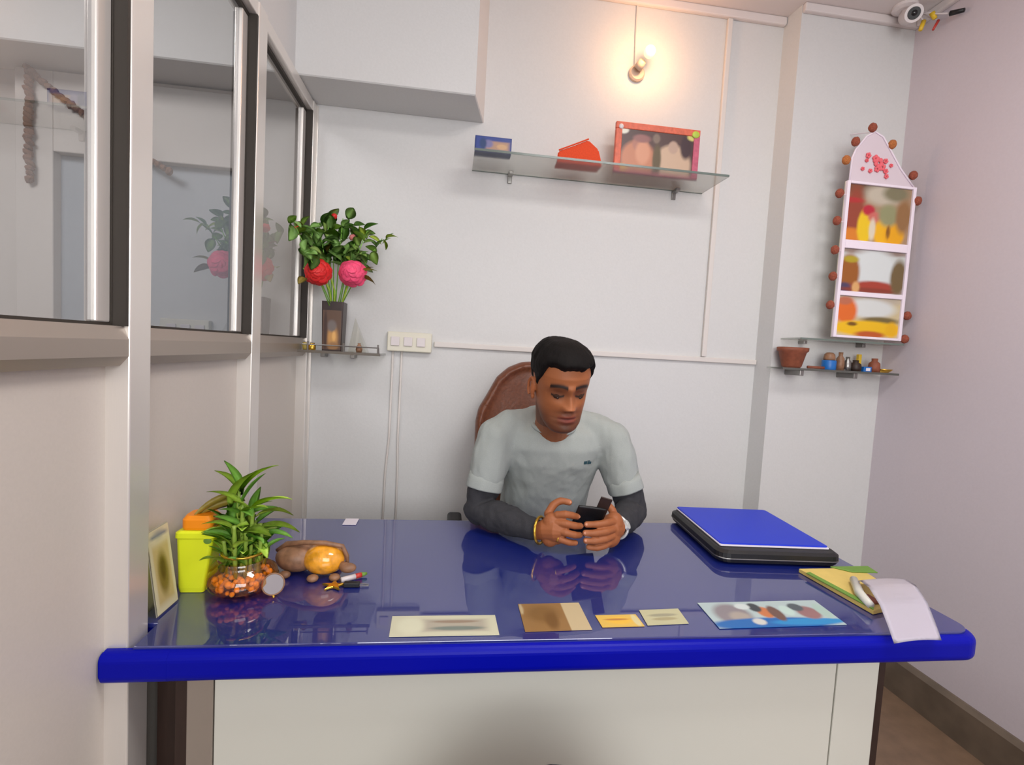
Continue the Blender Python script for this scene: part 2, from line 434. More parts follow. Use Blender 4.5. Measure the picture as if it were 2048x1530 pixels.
# outline with notches around the partition posts and rounded front corners
out = [(L + .0255, Y0)]
out += [*[(X1 - .045 + .045 * math.sin(R(a_)), Y0 + .045 - .045 * math.cos(R(a_))) for a_ in range(0, 91, 9)], (X1, Y1 - .03), (X1 - .03, Y1), (X0, Y1)]
out += [(X0, 1.590), (L + .025, 1.590), (L + .025, 1.520), (X0, 1.520), (X0, 1.045), (L + .0255, 1.045)]
top = prism(B(), out, ZT - .066, ZT - .006, 0.018, 6)
obj('desk_edge', top, M['desk_edge'], desk, smooth=False, label='rounded royal blue edge')
obj('glass_top', prism(B(), [(L + .035, Y0 + .016), *[(X1 - .055 + .040 * math.sin(R(a_)), Y0 + .056 - .040 * math.cos(R(a_))) for a_ in range(0, 91, 10)], (X1 - .015, Y1 - .012), (X0 + .008, Y1 - .012), (X0 + .008, 1.595), (L + .030, 1.595), (L + .030, 1.515), (X0 + .008, 1.515), (X0 + .008, 1.04), (L + .035, 1.04)], ZT - .010, ZT, 0.0015, 2), M['desk_top'], desk, label='glossy glass sheet')
zt_, zb_, yf_, rr_ = ZT - .0058, ZT - .0662, Y0 - .0003, .018
pr_ = [(.9665, zb_), (.9665, zt_)] + [(yf_ + rr_ - rr_ * math.sin(R(a_)), zt_ - rr_ + rr_ * math.cos(R(a_))) for a_ in range(0, 91, 15)] + [(yf_ + rr_ - rr_ * math.cos(R(a_)), zb_ + rr_ - rr_ * math.sin(R(a_))) for a_ in range(0, 91, 15)]
stub = prism(B(), pr_, X0 - .002, L + .10, 0, 2, axis='x')
bmesh.ops.bevel(stub, geom=[e for e in stub.edges if all(v.co.x < X0 for v in e.verts)], offset=.005, segments=3, affect='EDGES')
obj('edge_end', stub, M['desk_edge'], desk)
obj('front_panel', bx(-.424, .915, 1.0, 1.016, .06, ZT - .067), M['white_lam'], desk, label='white front panel')
obj('panel_stile', bx(-.474, -.426, .996, 1.018, .0, ZT - .067, bev=.002), M['alu_d'], desk)
obj('panel_stile', bx(.918, 1.024, .998, 1.018, .0, ZT - .067, bev=.002), M['white_lam'], desk)
obj('plinth', bx(-.424, .915, 1.01, 1.03, 0, .058), M['brown'], desk)
obj('side_panel', bx(-.496, -.4745, 1.0, 1.6, 0, ZT - .067), M['brown'], desk, label='dark brown side panel')
obj('side_panel', bx(1.0245, 1.042, 1.0, 1.6, 0, ZT - .067), M['brown'], desk, label='dark brown side panel')
obj('gap_shade_panel', bx(-.56, -.497, 1.06, 1.075, 0, ZT - .067), M['brown'], desk)  # added dark panel standing for the shade in the gap by the partition
# drawer pedestal under the right end, facing the sitter
obj('drawer_unit', bx(.66, 1.02, 1.12, 1.6, .05, ZT - .067), M['white_lam'], desk)
for k in range(3):
    dr = obj('drawer', bx(.672, 1.008, 1.6, 1.618, .08 + k * .2, .265 + k * .2, bev=.003), M['white_lam'], desk)
    obj('drawer_handle', bx(.79, .89, 1.62, 1.632, .16 + k * .2, .172 + k * .2, bev=.003), M['steel'], dr)

# ================================================================ CHAIR
ch = thing('office_chair', 'brown leather high-back office chair behind the seated man', 'chair', (0.325, 1.86, 0))
bk = B()
def chair_back(zz):
    t = min(max((zz - .58) / (1.30 - .58), 0), 1)
    return t
prof = [(-.20, .52), (-.215, .75), (-.212, .95), (-.213, 1.06), (-.203, 1.11), (-.172, 1.165), (-.135, 1.235), (-.09, 1.275), (-.04, 1.297), (0, 1.302)]
outl = prof + [(-x, z) for x, z in prof[::-1][1:]]
n_ = len(outl)
# cushioned loft: outline shrunk towards its centre at front and back
layers = [(-.030, .86), (-.045, .93), (-.02, 1.0), (.015, 1.0), (.03, .94), (.032, .85)]
rings = []
for dy, s in layers:
    ring = []
    for x, z in outl:
        zc = .9; lean = (z - .5) * .10 - (abs(x) / .21) ** 2 * .02
        ring.append(bk.verts.new((0.325 + x * s, 1.90 + dy + lean, zc + (z - zc) * (1 - (1 - s) * .6))))
    rings.append(ring)
for A, C in zip(rings, rings[1:]):
    for k in range(n_): bk.faces.new((A[k], A[(k + 1) % n_], C[(k + 1) % n_], C[k]))
bk.faces.new(rings[0][::-1]); bk.faces.new(rings[-1])
bmesh.ops.recalc_face_normals(bk, faces=bk.faces[:])
me = remesh(bk, .008, 4)
mesh_obj('backrest', me, M['leather'], ch)
seatb = B(); box(seatb, .09, .56, 1.62, 2.05, .42, .51, bev=.035, seg=4)
obj('seat', seatb, M['leather'], ch, smooth=True)
obj('backrest_bracket', bx(.29, .36, 1.95, 1.975, .40, .62, bev=.005), M['black'], ch)
obj('gas_column', lathe(B(), [(.0, .10), (.028, .10), (.028, .30), (.02, .30), (.02, .42), (0, .42)], 16, (.325, 1.84, 0)), M['steel'], ch, smooth=False)
for s in (-1, 1):
    ar = B(); x = .325 + s * .275
    tube(ar, [(x - s * .06, 1.78, .46), (x, 1.78, .50), (x, 1.78, .655)], .014, 8)
    box(ar, x - .028, x + .028, 1.74, 1.98, .655, .685, bev=.012, seg=3)
    obj('armrest', ar, M['black'], ch)
for k in range(5):
    a = R(90 + 72 * k); d = Vector((math.cos(a), math.sin(a), 0)); c0 = Vector((.325, 1.84, 0))
    d *= .22
    lg = obj('leg', tube(B(), [c0 + Vector((0, 0, .115)), c0 + d + Vector((0, 0, .075))], [.024, .015], 8), M['black'], ch)
    cs = B(); p = c0 + d + Vector((0, 0, .028))
    mm = Matrix.Translation(p) @ Matrix.Rotation(a, 4, 'Z') @ Matrix.Rotation(PI / 2, 4, 'X')
    bmesh.ops.create_cone(cs, cap_ends=True, segments=16, radius1=.026, radius2=.026, depth=.03, matrix=mm)
    obj('caster', cs, M['black'], lg)

# ================================================================ PERSON
man = thing('person', 'man in grey t-shirt over charcoal sleeves, seated at the desk looking at a phone', 'person', (0.34, 1.80, 0))
HS = 1.07
HM = Matrix.Translation((0.327, 1.436, 1.250)) @ Matrix.Rotation(R(7), 4, 'Z') @ Matrix.Rotation(R(17), 4, 'X') @ Matrix.Rotation(R(-2), 4, 'Y') @ Matrix.Diagonal((HS, HS, HS, 1))
ZK = [-.118, -.112, -.100, -.085, -.065, -.045, -.02, 0, .02, .045, .07, .09, .105, .116, .121]
FY = [-.060, -.076, -.087, -.090, -.087, -.086, -.086, -.085, -.089, -.090, -.082, -.068, -.050, -.028, -.004]
BY = [-.020, -.005, .012, .030, .052, .068, .082, .090, .095, .096, .090, .078, .060, .038, .010]
WX = [.018, .033, .044, .053, .059, .063, .067, .070, .0725, .074, .071, .062, .049, .030, .006]
def hp(z):
    return np.interp(z, ZK, FY), np.interp(z, ZK, BY), np.interp(z, ZK, WX)
def g(a, s): return math.exp(-(a / s) ** 2 / 2)
def head_point(t, z, off=0.0):
    f, b, wx = hp(z)
    yc = (f + b) / 2 + .01 * 0; ry = (b - f) / 2
    ct, st = math.cos(t), math.sin(t)      # t=0 -> +x, t=-pi/2 -> front (-y)
    pw = 2.25
    q = (abs(ct) ** pw + abs(st) ** pw) ** (-1 / pw)
    x = wx * ct * q; y = yc + ry * st * q
    if off: # offset outwards
        nrm = Vector((ct, st, 0)); x += nrm.x * off; y += nrm.y * off
    return x, y
def face_disp(x, z):
    d = 0.0                                    # + means forward (towards -y)
    d += .024 * g(x, .0062 + .004 * max(0, -(z) / .04)) * (np.interp(z, [-.046, -.040, -.032, -.02, .0, .014, .03], [0, .35, 1.0, .82, .42, .22, 0]))
    for s in (-1, 1):
        d += .009 * g(x - s * .0125, .0055) * g(z + .034, .0065)       # nostril wings
        d -= .0125 * g(x - s * .030, .0135) * g(z - .001, .0095)        # eye sockets
        d += .0095 * g(x - s * .031, .0105) * g(z + .001, .0068)        # lidded eye
        d += .0040 * g(x - s * .030, .018) * g(z - .020, .006)          # brow ridge
        d += .0040 * g(x - s * .042, .014) * g(z + .028, .014)          # cheekbone
        d -= .0030 * g(x - s * .033, .007) * g(z + .055, .012)          # side of mouth
        d -= .0018 * g(x - s * (.017 + (-.030 - z) * .35), .0035) * (1 if -.062 < z < -.03 else 0)
    d += .0058 * g(x, .017) * g(z + .0575, .0042)                       # upper lip
    d += .0066 * g(x, .015) * g(z + .0715, .0045)                       # lower lip
    d -= .0035 * g(x, .020) * g(z + .0645, .0018)                       # mouth line
    d -= .0035 * g(x, .018) * g(z + .082, .005)
    d += .0065 * g(x, .016) * g(z + .098, .010)                         # chin
    d += .0015 * g(x, .01) * g(z - .012, .01)
    return d
def head_mesh(bm):
    NZ, NT = 110, 128
    zs = np.concatenate([np.linspace(-.118, .10, NZ - 14), np.linspace(.1015, .121, 14)])
    rings = []
    for z in zs:
        ring = []
        for k in range(NT):
            # finer sampling at the front
            t = 2 * PI * k / NT
            x, y = head_point(t, z)
            fr_ = max(0, -math.sin(t))
            if fr_ > 0: y -= face_disp(x, z) * min(1, fr_ * 2.2)
            ring.append(bm.verts.new(HM @ Vector((x, y, z))))
        rings.append(ring)
    for A, C in zip(rings, rings[1:]):
        for k in range(NT): bm.faces.new((A[k], A[(k + 1) % NT], C[(k + 1) % NT], C[k]))
    bm.faces.new(rings[0][::-1]); bm.faces.new(rings[-1])
    for s in (-1, 1):
        rot = Matrix.Rotation(R(s * 22), 3, 'Z') @ Matrix.Rotation(R(-10), 3, 'X')
        # ear: rim ring, bowl and lobe
        pts = []
        for k in range(17):
            a = R(-70 + 300 * k / 16)
            rr_ = (.016 if math.sin(a) > 0 else .012)
            p = Vector((s * (.078 + .004 * math.cos(a)), .008 + .0135 * -math.cos(a) * -1, .0 + .026 * math.sin(a) - .012))
            p.y = .014 + .014 * math.cos(a)
            pts.append(HM @ p)
        tube(bm, pts, .0042 * HS, 8)
        ball(bm, HM @ Vector((s * .074, .012, -.012)), (.0075, .015, .027), HM.to_3x3().normalized() @ rot, 14, 10)
        ball(bm, HM @ Vector((s * .074, .006, -.036)), (.006, .009, .010), HM.to_3x3().normalized(), 10, 8)
bod = B()
head_mesh(bod)
# neck, trunk and shoulders (under the clothes)
V3 = Vector
neck_top = HM @ V3((0, .022, -.06))
tube(bod, [(0.352, 1.66, 1.02), (0.350, 1.62, 1.08), (0.345, 1.57, 1.12), neck_top, HM @ V3((0, .02, 0))], [.075, .064, .060, .060, .055], 24)
loft(bod, [((.36, 1.80, .60), .15, .10), ((.36, 1.78, .75), .14, .10), ((.36, 1.73, .90), .155, .095), ((.36, 1.68, 1.0), .165, .085), ((.36, 1.66, 1.06), .15, .07), ((.355, 1.65, 1.10), .09, .05)])
SR, ER, WR = V3((.165, 1.625, 1.055)), V3((.120, 1.600, .818)), V3((.288, 1.428, .812))
SL, EL, WL = V3((.560, 1.625, 1.055)), V3((.640, 1.600, .822)), V3((.530, 1.440, .822))
for sh, el, wr in ((SR, ER, WR), (SL, EL, WL)):
    capsule(bod, [sh, sh.lerp(el, .5), el, el.lerp(wr, .35), wr], [.048, .044, .036, .037, .026], 16)
# hands. local finger chains in world coordinates
def finger(pts, r0, r1):
    P = [V3(p) for p in pts]
    # resample with a soft bend
    Q = []
    for i in range(len(P) - 1):
        for k in range(3):
            t = k / 3
            p0 = P[max(i - 1, 0)]; p1 = P[i]; p2 = P[i + 1]; p3 = P[min(i + 2, len(P) - 1)]
            Q.append(0.5 * ((2 * p1) + (-p0 + p2) * t + (2 * p0 - 5 * p1 + 4 * p2 - p3) * t * t + (-p0 + 3 * p1 - 3 * p2 + p3) * t ** 3))
    Q.append(P[-1]); n = len(Q)
    rad = [r0 + (r1 - r0) * i / (n - 1) + (.0007 if i % 3 == 0 and i < n - 1 else 0) for i in range(n)]
    tube(bod, Q, rad, 12); ball(bod, Q[-1], r1, u=12, v=8); ball(bod, Q[0], r0, u=12, v=8)
    return Q
# right hand (left in the picture): back of hand up and towards us, fingers wrap right under the phone
tube(bod, [WR, V3((.305, 1.412, .822)), V3((.330, 1.398, .828)), V3((.348, 1.392, .826))], [.025, .032, .035, .026], 16)
ball(bod, (.322, 1.402, .835), (.030, .026, .042), Matrix.Rotation(R(-12), 3, 'Y'))
ball(bod, (.318, 1.405, .800), (.026, .024, .026))
nails = []
f1 = finger([(.332, 1.394, .872), (.354, 1.384, .878), (.376, 1.390, .873), (.394, 1.402, .866)], .0115, .0092)
f2 = finger([(.330, 1.388, .852), (.356, 1.376, .853), (.382, 1.378, .847), (.402, 1.390, .842)], .0118, .0094)
f3 = finger([(.328, 1.386, .832), (.354, 1.372, .829), (.381, 1.372, .822), (.400, 1.384, .817)], .0115, .0092)
f4 = finger([(.322, 1.388, .812), (.345, 1.376, .806), (.368, 1.374, .799), (.388, 1.382, .795)], .0106, .0086)
f5 = finger([(.312, 1.422, .866), (.328, 1.434, .888), (.350, 1.436, .901), (.376, 1.434, .898)], .0130, .0095)
tube(bod, [WL, V3((.518, 1.420, .828)), V3((.500, 1.412, .832)), V3((.480, 1.404, .828))], [.026, .034, .038, .029], 16)
ball(bod, (.506, 1.408, .838), (.031, .028, .042), Matrix.Rotation(R(14), 3, 'Y'))
ball(bod, (.496, 1.402, .806), (.034, .028, .032))
ball(bod, (.338, 1.402, .820), (.030, .024, .038))
l1 = finger([(.500, 1.392, .856), (.474, 1.376, .857), (.446, 1.372, .854), (.418, 1.378, .851)], .0115, .0092)
l2 = finger([(.500, 1.386, .836), (.472, 1.367, .835), (.440, 1.361, .832), (.412, 1.366, .830)], .0118, .0094)
l3 = finger([(.498, 1.384, .816), (.471, 1.366, .813), (.440, 1.360, .809), (.415, 1.365, .808)], .0115, .0092)
l4 = finger([(.494, 1.386, .796), (.472, 1.371, .791), (.448, 1.366, .787), (.426, 1.371, .787)], .0106, .0086)
l5 = finger([(.516, 1.420, .858), (.510, 1.434, .877), (.498, 1.440, .890), (.486, 1.440, .900)], .0130, .0095)
me = remesh(bod, .0021, 2, .4)
# colour by position in head space
nvt = len(me.vertices); co = np.empty(nvt * 3, dtype=np.float64); me.vertices.foreach_get('co', co); co = co.reshape(-1, 3)
inv = np.array(HM.inverted()); hc = co @ inv[:3, :3].T + inv[:3, 3]
x, y, z = hc[:, 0], hc[:, 1], hc[:, 2]
skin = np.array(c255(158, 94, 56)); cols = np.tile(skin, (nvt, 1))
def G(a, s): return np.exp(-(a / s) ** 2 / 2)
def mixc(mask, c):
    global cols
    mk = np.clip(mask, 0, 1)[:, None]; cols = cols * (1 - mk) + mk * np.array(c)
front = (y < -.03) & (np.abs(z) < .14) & (np.abs(x) < .09)
fr_ = front.astype(float)
# beard shadow over jaw and upper lip
hd = ((np.abs(z) < .14) & (np.abs(x) < .10) & (y < .06)).astype(float)
beard = np.clip((-.040 - z) / .03, 0, 1) * np.clip(1.25 - np.abs(z + .0645) / .0 if False else 1, 0, 1) * hd
mixc(beard * .68, c255(84, 50, 36))
mixc(fr_ * .75 * G(x, .020) * G(z + .049, .0045), c255(58, 34, 26))       # moustache
mixc(fr_ * .60 * G(x, .014) * G(z + .090, .010), c255(58, 36, 28))        # goatee
mixc(fr_ * 1.0 * (G(x, .019) ** 1.0) * G(z + .0645, .0075) * (np.abs(x) < .026), c255(134, 62, 52))
mixc(fr_ * .8 * G(x, .020) * G(z + .0640, .0015), c255(50, 22, 20))
for s in (-1, 1):
    bz = .0225 + .004 - ((x - s * .030) / .022) ** 2 * .005
    mixc(fr_ * 1.15 * (np.abs(x - s * .031) < .021) * G(z - bz, .0044), c255(30, 20, 16))    # brows
    mixc(fr_ * .75 * G(x - s * .030, .016) * G(z - .003, .011), c255(84, 46, 32))            # eye hollows, shade painted into the skin
    lz = -.0045 + ((x - s * .031) / .014) ** 2 * .003
    mixc(fr_ * 1.1 * (np.abs(x - s * .031) < .0155) * G(z - lz, .0022), c255(22, 14, 12))   # lashes
    mixc(fr_ * .6 * G(x - s * .009, .003) * G(z + .041, .002), c255(60, 26, 18))
mixc(fr_ * .25 * G(x, .012) * G(z + .03, .012), c255(214, 140, 100))
mixc(((np.abs(x) > .072) & (np.abs(z) < .06)).astype(float) * .3, c255(190, 110, 70))
# fingertips lighter
for q in (f1, f2, f3, f4, f5, l1, l2, l3, l4, l5):
    d = np.linalg.norm(co - np.array(q[-1]), axis=1)
    mixc(.45 * np.exp(-(d / .010) ** 2), c255(222, 150, 112))
setcol(me, cols)
body = mesh_obj('body', me, M['skin'], man)
# eyes showing below the lowered lids
for s in (-1, 1):
    e = B(); ball(e, V3((s * .031, -.0702, -.0050)), (.0108, .0095, .0075), None, 16, 10); e.transform(HM)
    eo = obj('eye', e, M['eye'], man, smooth=True)
    e = B(); ball(e, V3((s * .031, -.0772, -.0078)), (.0042, .0032, .0036), None, 12, 8); e.transform(HM)
    obj('iris', e, M['iris'], eo, smooth=True)
# finger nails
NAIL = mat('nail', c255(206, 140, 108), .3)
for q in (f1, f2, f3, f5, l1, l2, l3, l5):
    nl = B(); p = q[-1]; t = (q[-1] - q[-3]).normalized()
    nrm = V3((0, -1, .35)); nrm = (nrm - t * nrm.dot(t)).normalized()
    bi = t.cross(nrm); rot = Matrix((t, bi, nrm)).transposed()
    ball(nl, p + nrm * .0078 + t * .001, (.0052, .0045, .0012), rot, 8, 6)
    obj('fingernail', nl, NAIL, man, smooth=True)
# hair: closed cap over the skull, sinks into it below the hairline
hb = B(); NZ, NT = 70, 128
zs = np.linspace(-.075, .121, NZ); rings = []
for zi, z_ in enumerate(zs):
    ring = []
    for k in range(NT):
        t = 2 * PI * k / NT
        ang = abs(((t + PI / 2 + PI) % (2 * PI)) - PI)       # 0 at the front, pi at the back
        # hairline height as a function of the angle from the front
        hl = np.interp(math.degrees(ang), [0, 20, 38, 52, 62, 72, 80, 92, 104, 118, 140, 180], [.060, .057, .062, .056, .030, .008, -.012, .016, .016, -.012, -.052, -.060])
        hl += .003 * noise.noise(V3((t * 9, 0, 3)))
        k_ = max(0, min(1, (z_ - hl) / .024))
        k_ = k_ * k_ * (3 - 2 * k_)
        side = np.interp(math.degrees(ang), [0, 40, 75, 110, 180], [.014, .009, .004, .005, .009]) + .004 * max(0, min(1, (z_ - .02) / .05))
        topk = max(0, (z_ - .05) / .07)
        off = -.008 + k_ * (.008 + side + .006 * topk)
        x_, y_ = head_point(t, z_)
        fr2 = max(0, -math.sin(t))
        nx_, ny_ = math.cos(t), math.sin(t)
        nn = noise.noise(V3((math.cos(t) * 6, math.sin(t) * 6, z_ * 26))) * .0035 + noise.noise(V3((math.cos(t) * 22, math.sin(t) * 22, z_ * 60))) * .0018
        off += k_ * nn
        zz = z_ + k_ * (.001 + .004 * topk + .004 * topk * fr2 + .004 * topk * max(-1, min(1, -x_ / .03)))
        sc_ = 1 + 0 * topk
        ring.append(hb.verts.new(HM @ V3((x_ * sc_ + nx_ * off, y_ * sc_ + ny_ * off - k_ * fr2 * .006, zz))))
    rings.append(ring)
for A, C in zip(rings, rings[1:]):
    for k in range(NT): hb.faces.new((A[k], A[(k + 1) % NT], C[(k + 1) % NT], C[k]))
tp = hb.verts.new(HM @ V3((0, .004, .1285)))
for k in range(NT): hb.faces.new((rings[-1][k], rings[-1][(k + 1) % NT], tp))
hb.faces.new(rings[0][::-1])
obj('hair', hb, M['hair'], man, smooth=True)

# long charcoal sleeves of the undershirt
def wrinkle(me, amp, sc, seed=0, zst=1.0):
    n = len(me.vertices); me.calc_loop_triangles()
    c = np.empty(n * 3); me.vertices.foreach_get('co', c); c = c.reshape(-1, 3)
    nn = np.empty(n * 3); me.vertices.foreach_get('normal', nn); nn = nn.reshape(-1, 3)
    d = np.array([noise.noise(V3((p[0] * sc + seed, p[1] * sc, p[2] * sc * zst))) + .5 * noise.noise(V3((p[0] * sc * 2.2, p[1] * sc * 2.2 + seed, p[2] * sc * 2.2 * zst))) for p in c])
    c = c + nn * (d * amp)[:, None]
    me.vertices.foreach_set('co', c.ravel()); me.update()
for sh, el, wr in ((SR, ER, WR), (SL, EL, WL)):
    a = B(); capsule(a, [sh.lerp(el, .3), sh.lerp(el, .7), el, el.lerp(wr, .3), el.lerp(wr, .7), wr.lerp(el, .07)], [.054, .053, .050, .050, .040, .033], 20)
    m_ = remesh(a, .004, 3); wrinkle(m_, .0045, 32, 3, .7)
    mesh_obj('long_sleeve', m_, M['sleeve'], man, 'charcoal undershirt sleeve')
# t-shirt
a = B()
loft(a, [((.36, 1.815, .50), .175, .125), ((.36, 1.80, .62), .172, .125), ((.362, 1.775, .76), .155, .120), ((.364, 1.735, .88), .158, .124), ((.362, 1.690, .97), .172, .130), ((.360, 1.660, 1.03), .182, .115), ((.357, 1.645, 1.08), .165, .092), ((.353, 1.65, 1.115), .120, .062), ((.350, 1.645, 1.135), .075, .05)], 36)
capsule(a, [(.29, 1.65, 1.115), (.215, 1.635, 1.095), SR, SR.lerp(ER, .25), SR.lerp(ER, .5)], [.045, .052, .066, .067, .062], 22)
capsule(a, [(.42, 1.65, 1.115), (.50, 1.635, 1.095), SL, SL.lerp(EL, .25), SL.lerp(EL, .5)], [.045, .052, .066, .067, .062], 22)
# trapezius slope and neck base
tube(a, [(0.352, 1.70, 1.03), (0.350, 1.635, 1.10), (0.347, 1.60, 1.128)], [.085, .080, .066], 28)
m_ = remesh(a, .0045, 22, .7); wrinkle(m_, .0060, 13, 11, .55); wrinkle(m_, .0022, 34, 5, .5)
tee = mesh_obj('t_shirt', m_, M['tee'], man, 'grey crew-neck t-shirt')
# flat sleeve hems
for s_, e_ in ((SR, ER), (SL, EL)):
    ax = (e_ - s_).normalized(); c0 = s_.lerp(e_, .50) + ax * .052
    h = B(); a1 = ax.orthogonal().normalized(); a2 = ax.cross(a1)
    prof_ = [(-.060, .0575), (-.03, .0610), (-.004, .0615), (.0, .0605), (.0, .054), (-.03, .052)]
    rg = []
    for d_, r_ in prof_:
        rg.append([h.verts.new(c0 + ax * d_ + (a1 * math.cos(2 * PI * k / 40) + a2 * math.sin(2 * PI * k / 40)) * (r_ + .0015 * math.sin(k * .9))) for k in range(40)])
    for i in range(len(rg)):
        A, C = rg[i], rg[(i + 1) % len(rg)]
        for k in range(40): h.faces.new((A[k], A[(k + 1) % 40], C[(k + 1) % 40], C[k]))
    bmesh.ops.recalc_face_normals(h, faces=h.faces[:])
    obj('sleeve_hem', h, M['tee'], man, smooth=True)
# crew collar
c = B(); cen = V3((.349, 1.598, 1.112)); pts = []
for k in range(36):
    t = 2 * PI * k / 36
    pts.append(cen + V3((.069 * math.cos(t), .060 * math.sin(t), .020 * math.sin(t) - .006)))
tube(c, pts, .0075, 8, closed=True)
obj('collar', c, M['tee'], man, smooth=True)
# small chest print
tb = B(); tb.from_mesh(m_); tb.transform(wmat(man)); bvh = BVHTree.FromBMesh(tb); tb.free()
lg = B()
def on_shirt(x, z):
    h = bvh.ray_cast(V3((x, 1.3, z)), V3((0, 1, 0))); return h[0] + h[1] * .0012 if h[0] is not None else V3((x, 1.55, z))
for (xa, xb, za, zb) in ((.452, .463, .984, .994), (.466, .480, .983, .991), (.4655, .474, .9925, .9955)):
    vs = [on_shirt(a_, b_) for a_, b_ in ((xa, za), (xb, za), (xb, zb), (xa, zb))]
    nrm = (vs[1] - vs[0]).cross(vs[3] - vs[0]).normalized()
    lo = [lg.verts.new(v - nrm * .003) for v in vs]; hi = [lg.verts.new(v + nrm * .0006) for v in vs]
    lg.faces.new(hi); lg.faces.new(lo[::-1])
    for i in range(4): lg.faces.new((lo[i], lo[(i + 1) % 4], hi[(i + 1) % 4], hi[i]))
obj('chest_print', lg, M['teal'], man, label='small teal chest print')
# trousers and shoes
a = B()
ball(a, (.36, 1.83, .585), (.175, .13, .10))
for s, kx in ((-1, .245), (1, .475)):
    capsule(a, [(.36 + s * .085, 1.82, .585), (kx, 1.58, .56), (kx, 1.36, .53), (kx, 1.33, .32), (kx, 1.36, .10)], [.088, .080, .062, .055, .045], 18)
m_ = remesh(a, .008, 4); mesh_obj('trousers', m_, M['jeans'], man)
for kx in (.245, .475):
    a = B(); tube(a, [(kx, 1.41, .045), (kx, 1.36, .055), (kx, 1.28, .042), (kx, 1.20, .032), (kx, 1.165, .028)], [.034, .044, .041, .036, .022], 14)
    for v in a.verts: v.co.z = max(v.co.z, .002)
    obj('shoe', a, M['shoe'], man, smooth=True)
# bangle, watch, ring
def ring_at(c0, ax, r_, tr, n=28, flat=1.0):
    b_ = B(); ax = ax.normalized(); a1 = ax.orthogonal().normalized(); a2 = ax.cross(a1)
    tube(b_, [c0 + (a1 * math.cos(2 * PI * k / n) + a2 * math.sin(2 * PI * k / n)) * r_ for k in range(n)], tr, 8, closed=True); return b_
obj('bangle', ring_at(V3((.2905, 1.424, .816)), V3((.8, -.55, .12)), .0385, .0042), M['gold'], man, smooth=True, label='gold bangle')
obj('watch_strap', ring_at(V3((.529, 1.434, .824)), V3((-.6, -.75, .1)), .0335, .0050), M['watch'], man, smooth=True, label='pale steel watch strap')
wf = B(); mm = Matrix.Translation((.553, 1.416, .838)) @ Matrix.Rotation(R(50), 4, 'Y') @ Matrix.Rotation(R(30), 4, 'X')
bmesh.ops.create_cone(wf, cap_ends=True, segments=24, radius1=.016, radius2=.014, depth=.008, matrix=mm)
obj('watch_face', wf, M['watch'], man)
obj('finger_ring', ring_at(f4[2], f4[3] - f4[2], .0098, .0020, 18), M['gold'], man, smooth=True, label='gold ring')

# phone held in the hands
ph = thing('mobile_phone', 'black mobile phone in brown flip cover held in the man\'s hands', 'phone', (.432, 1.40, .80))
pm = Matrix.Translation((.430, 1.422, .846)) @ Matrix.Rotation(R(6), 4, 'Y') @ Matrix.Rotation(R(32), 4, 'X')
a = B(); box(a, -.043, .043, -.005, .004, -.066, .064, bev=.004, seg=3); a.transform(pm); obj('phone_body', a, M['black'], ph, smooth=False)
a = B(); box(a, -.037, .037, .0042, .0052, -.062, .056); a.transform(pm); obj('screen', a, mat('phone_screen', (.01, .01, .015), .08, coat=.5), ph)
a = B(); box(a, .012, .046, .006, .010, -.01, .105, bev=.0015); a.transform(pm @ Matrix.Rotation(R(-12), 4, 'Z')); obj('flip_cover', a, M['brown'], ph, label='dark brown flap')

# ================================================================ DESK THINGS
def cylinder_prof(r, h): return [(0, 0), (r, 0), (r, h), (0, h)]
# lime container
bn = thing('plastic_container', 'lime-yellow tapered plastic container with orange lid at left end of desk', 'container', (-.530, 1.185, ZT))
a = B()
def rrect(cx, cy, hw, hd, r, n=5):
    P = []
    for (sx, sy, a0) in ((1, 1, 0), (-1, 1, 90), (-1, -1, 180), (1, -1, 270)):
        for k in range(n + 1):
            t = R(a0 + 90 * k / n); P.append((cx + sx * (hw - r) + r * math.cos(t), cy + sy * (hd - r) + r * math.sin(t)))
    return P
def rr_loft(bm, secs):
    rings = [[bm.verts.new((x, y, z)) for x, y in rrect(cx, cy, hw, hd, r)] for cx, cy, hw, hd, r, z in secs]
    n = len(rings[0])
    for A, C in zip(rings, rings[1:]):
        for k in range(n): bm.faces.new((A[k], A[(k + 1) % n], C[(k + 1) % n], C[k]))
    bm.faces.new(rings[0][::-1]); bm.faces.new(rings[-1]); return bm
rr_loft(a, [(-0.5480, 1.19, .026, .026, .007, ZT + .001), (-0.5480, 1.19, .028, .028, .007, ZT + .012), (-0.5400, 1.19, .038, .033, .008, ZT + .125), (-0.5395, 1.19, .0415, .035, .008, ZT + .128), (-0.5395, 1.19, .0415, .035, .010, ZT + .139), (-0.5380, 1.19, .036, .031, .010, ZT + .143)])
obj('container_body', a, M['lime'], bn)
a = rr_loft(B(), [(-0.5380, 1.19, .031, .026, .010, ZT + .144), (-0.5380, 1.19, .033, .028, .012, ZT + .149), (-0.5380, 1.19, .033, .028, .012, ZT + .166), (-0.5380, 1.19, .027, .023, .012, ZT + .175)])
obj('container_lid', a, M['orange'], bn, label='orange lid')
a = B(); ball(a, (-.512, 1.1565, ZT + .122), (.0085, .0015, .007)); obj('round_logo', a, M['green'], bn, label='small green mark')
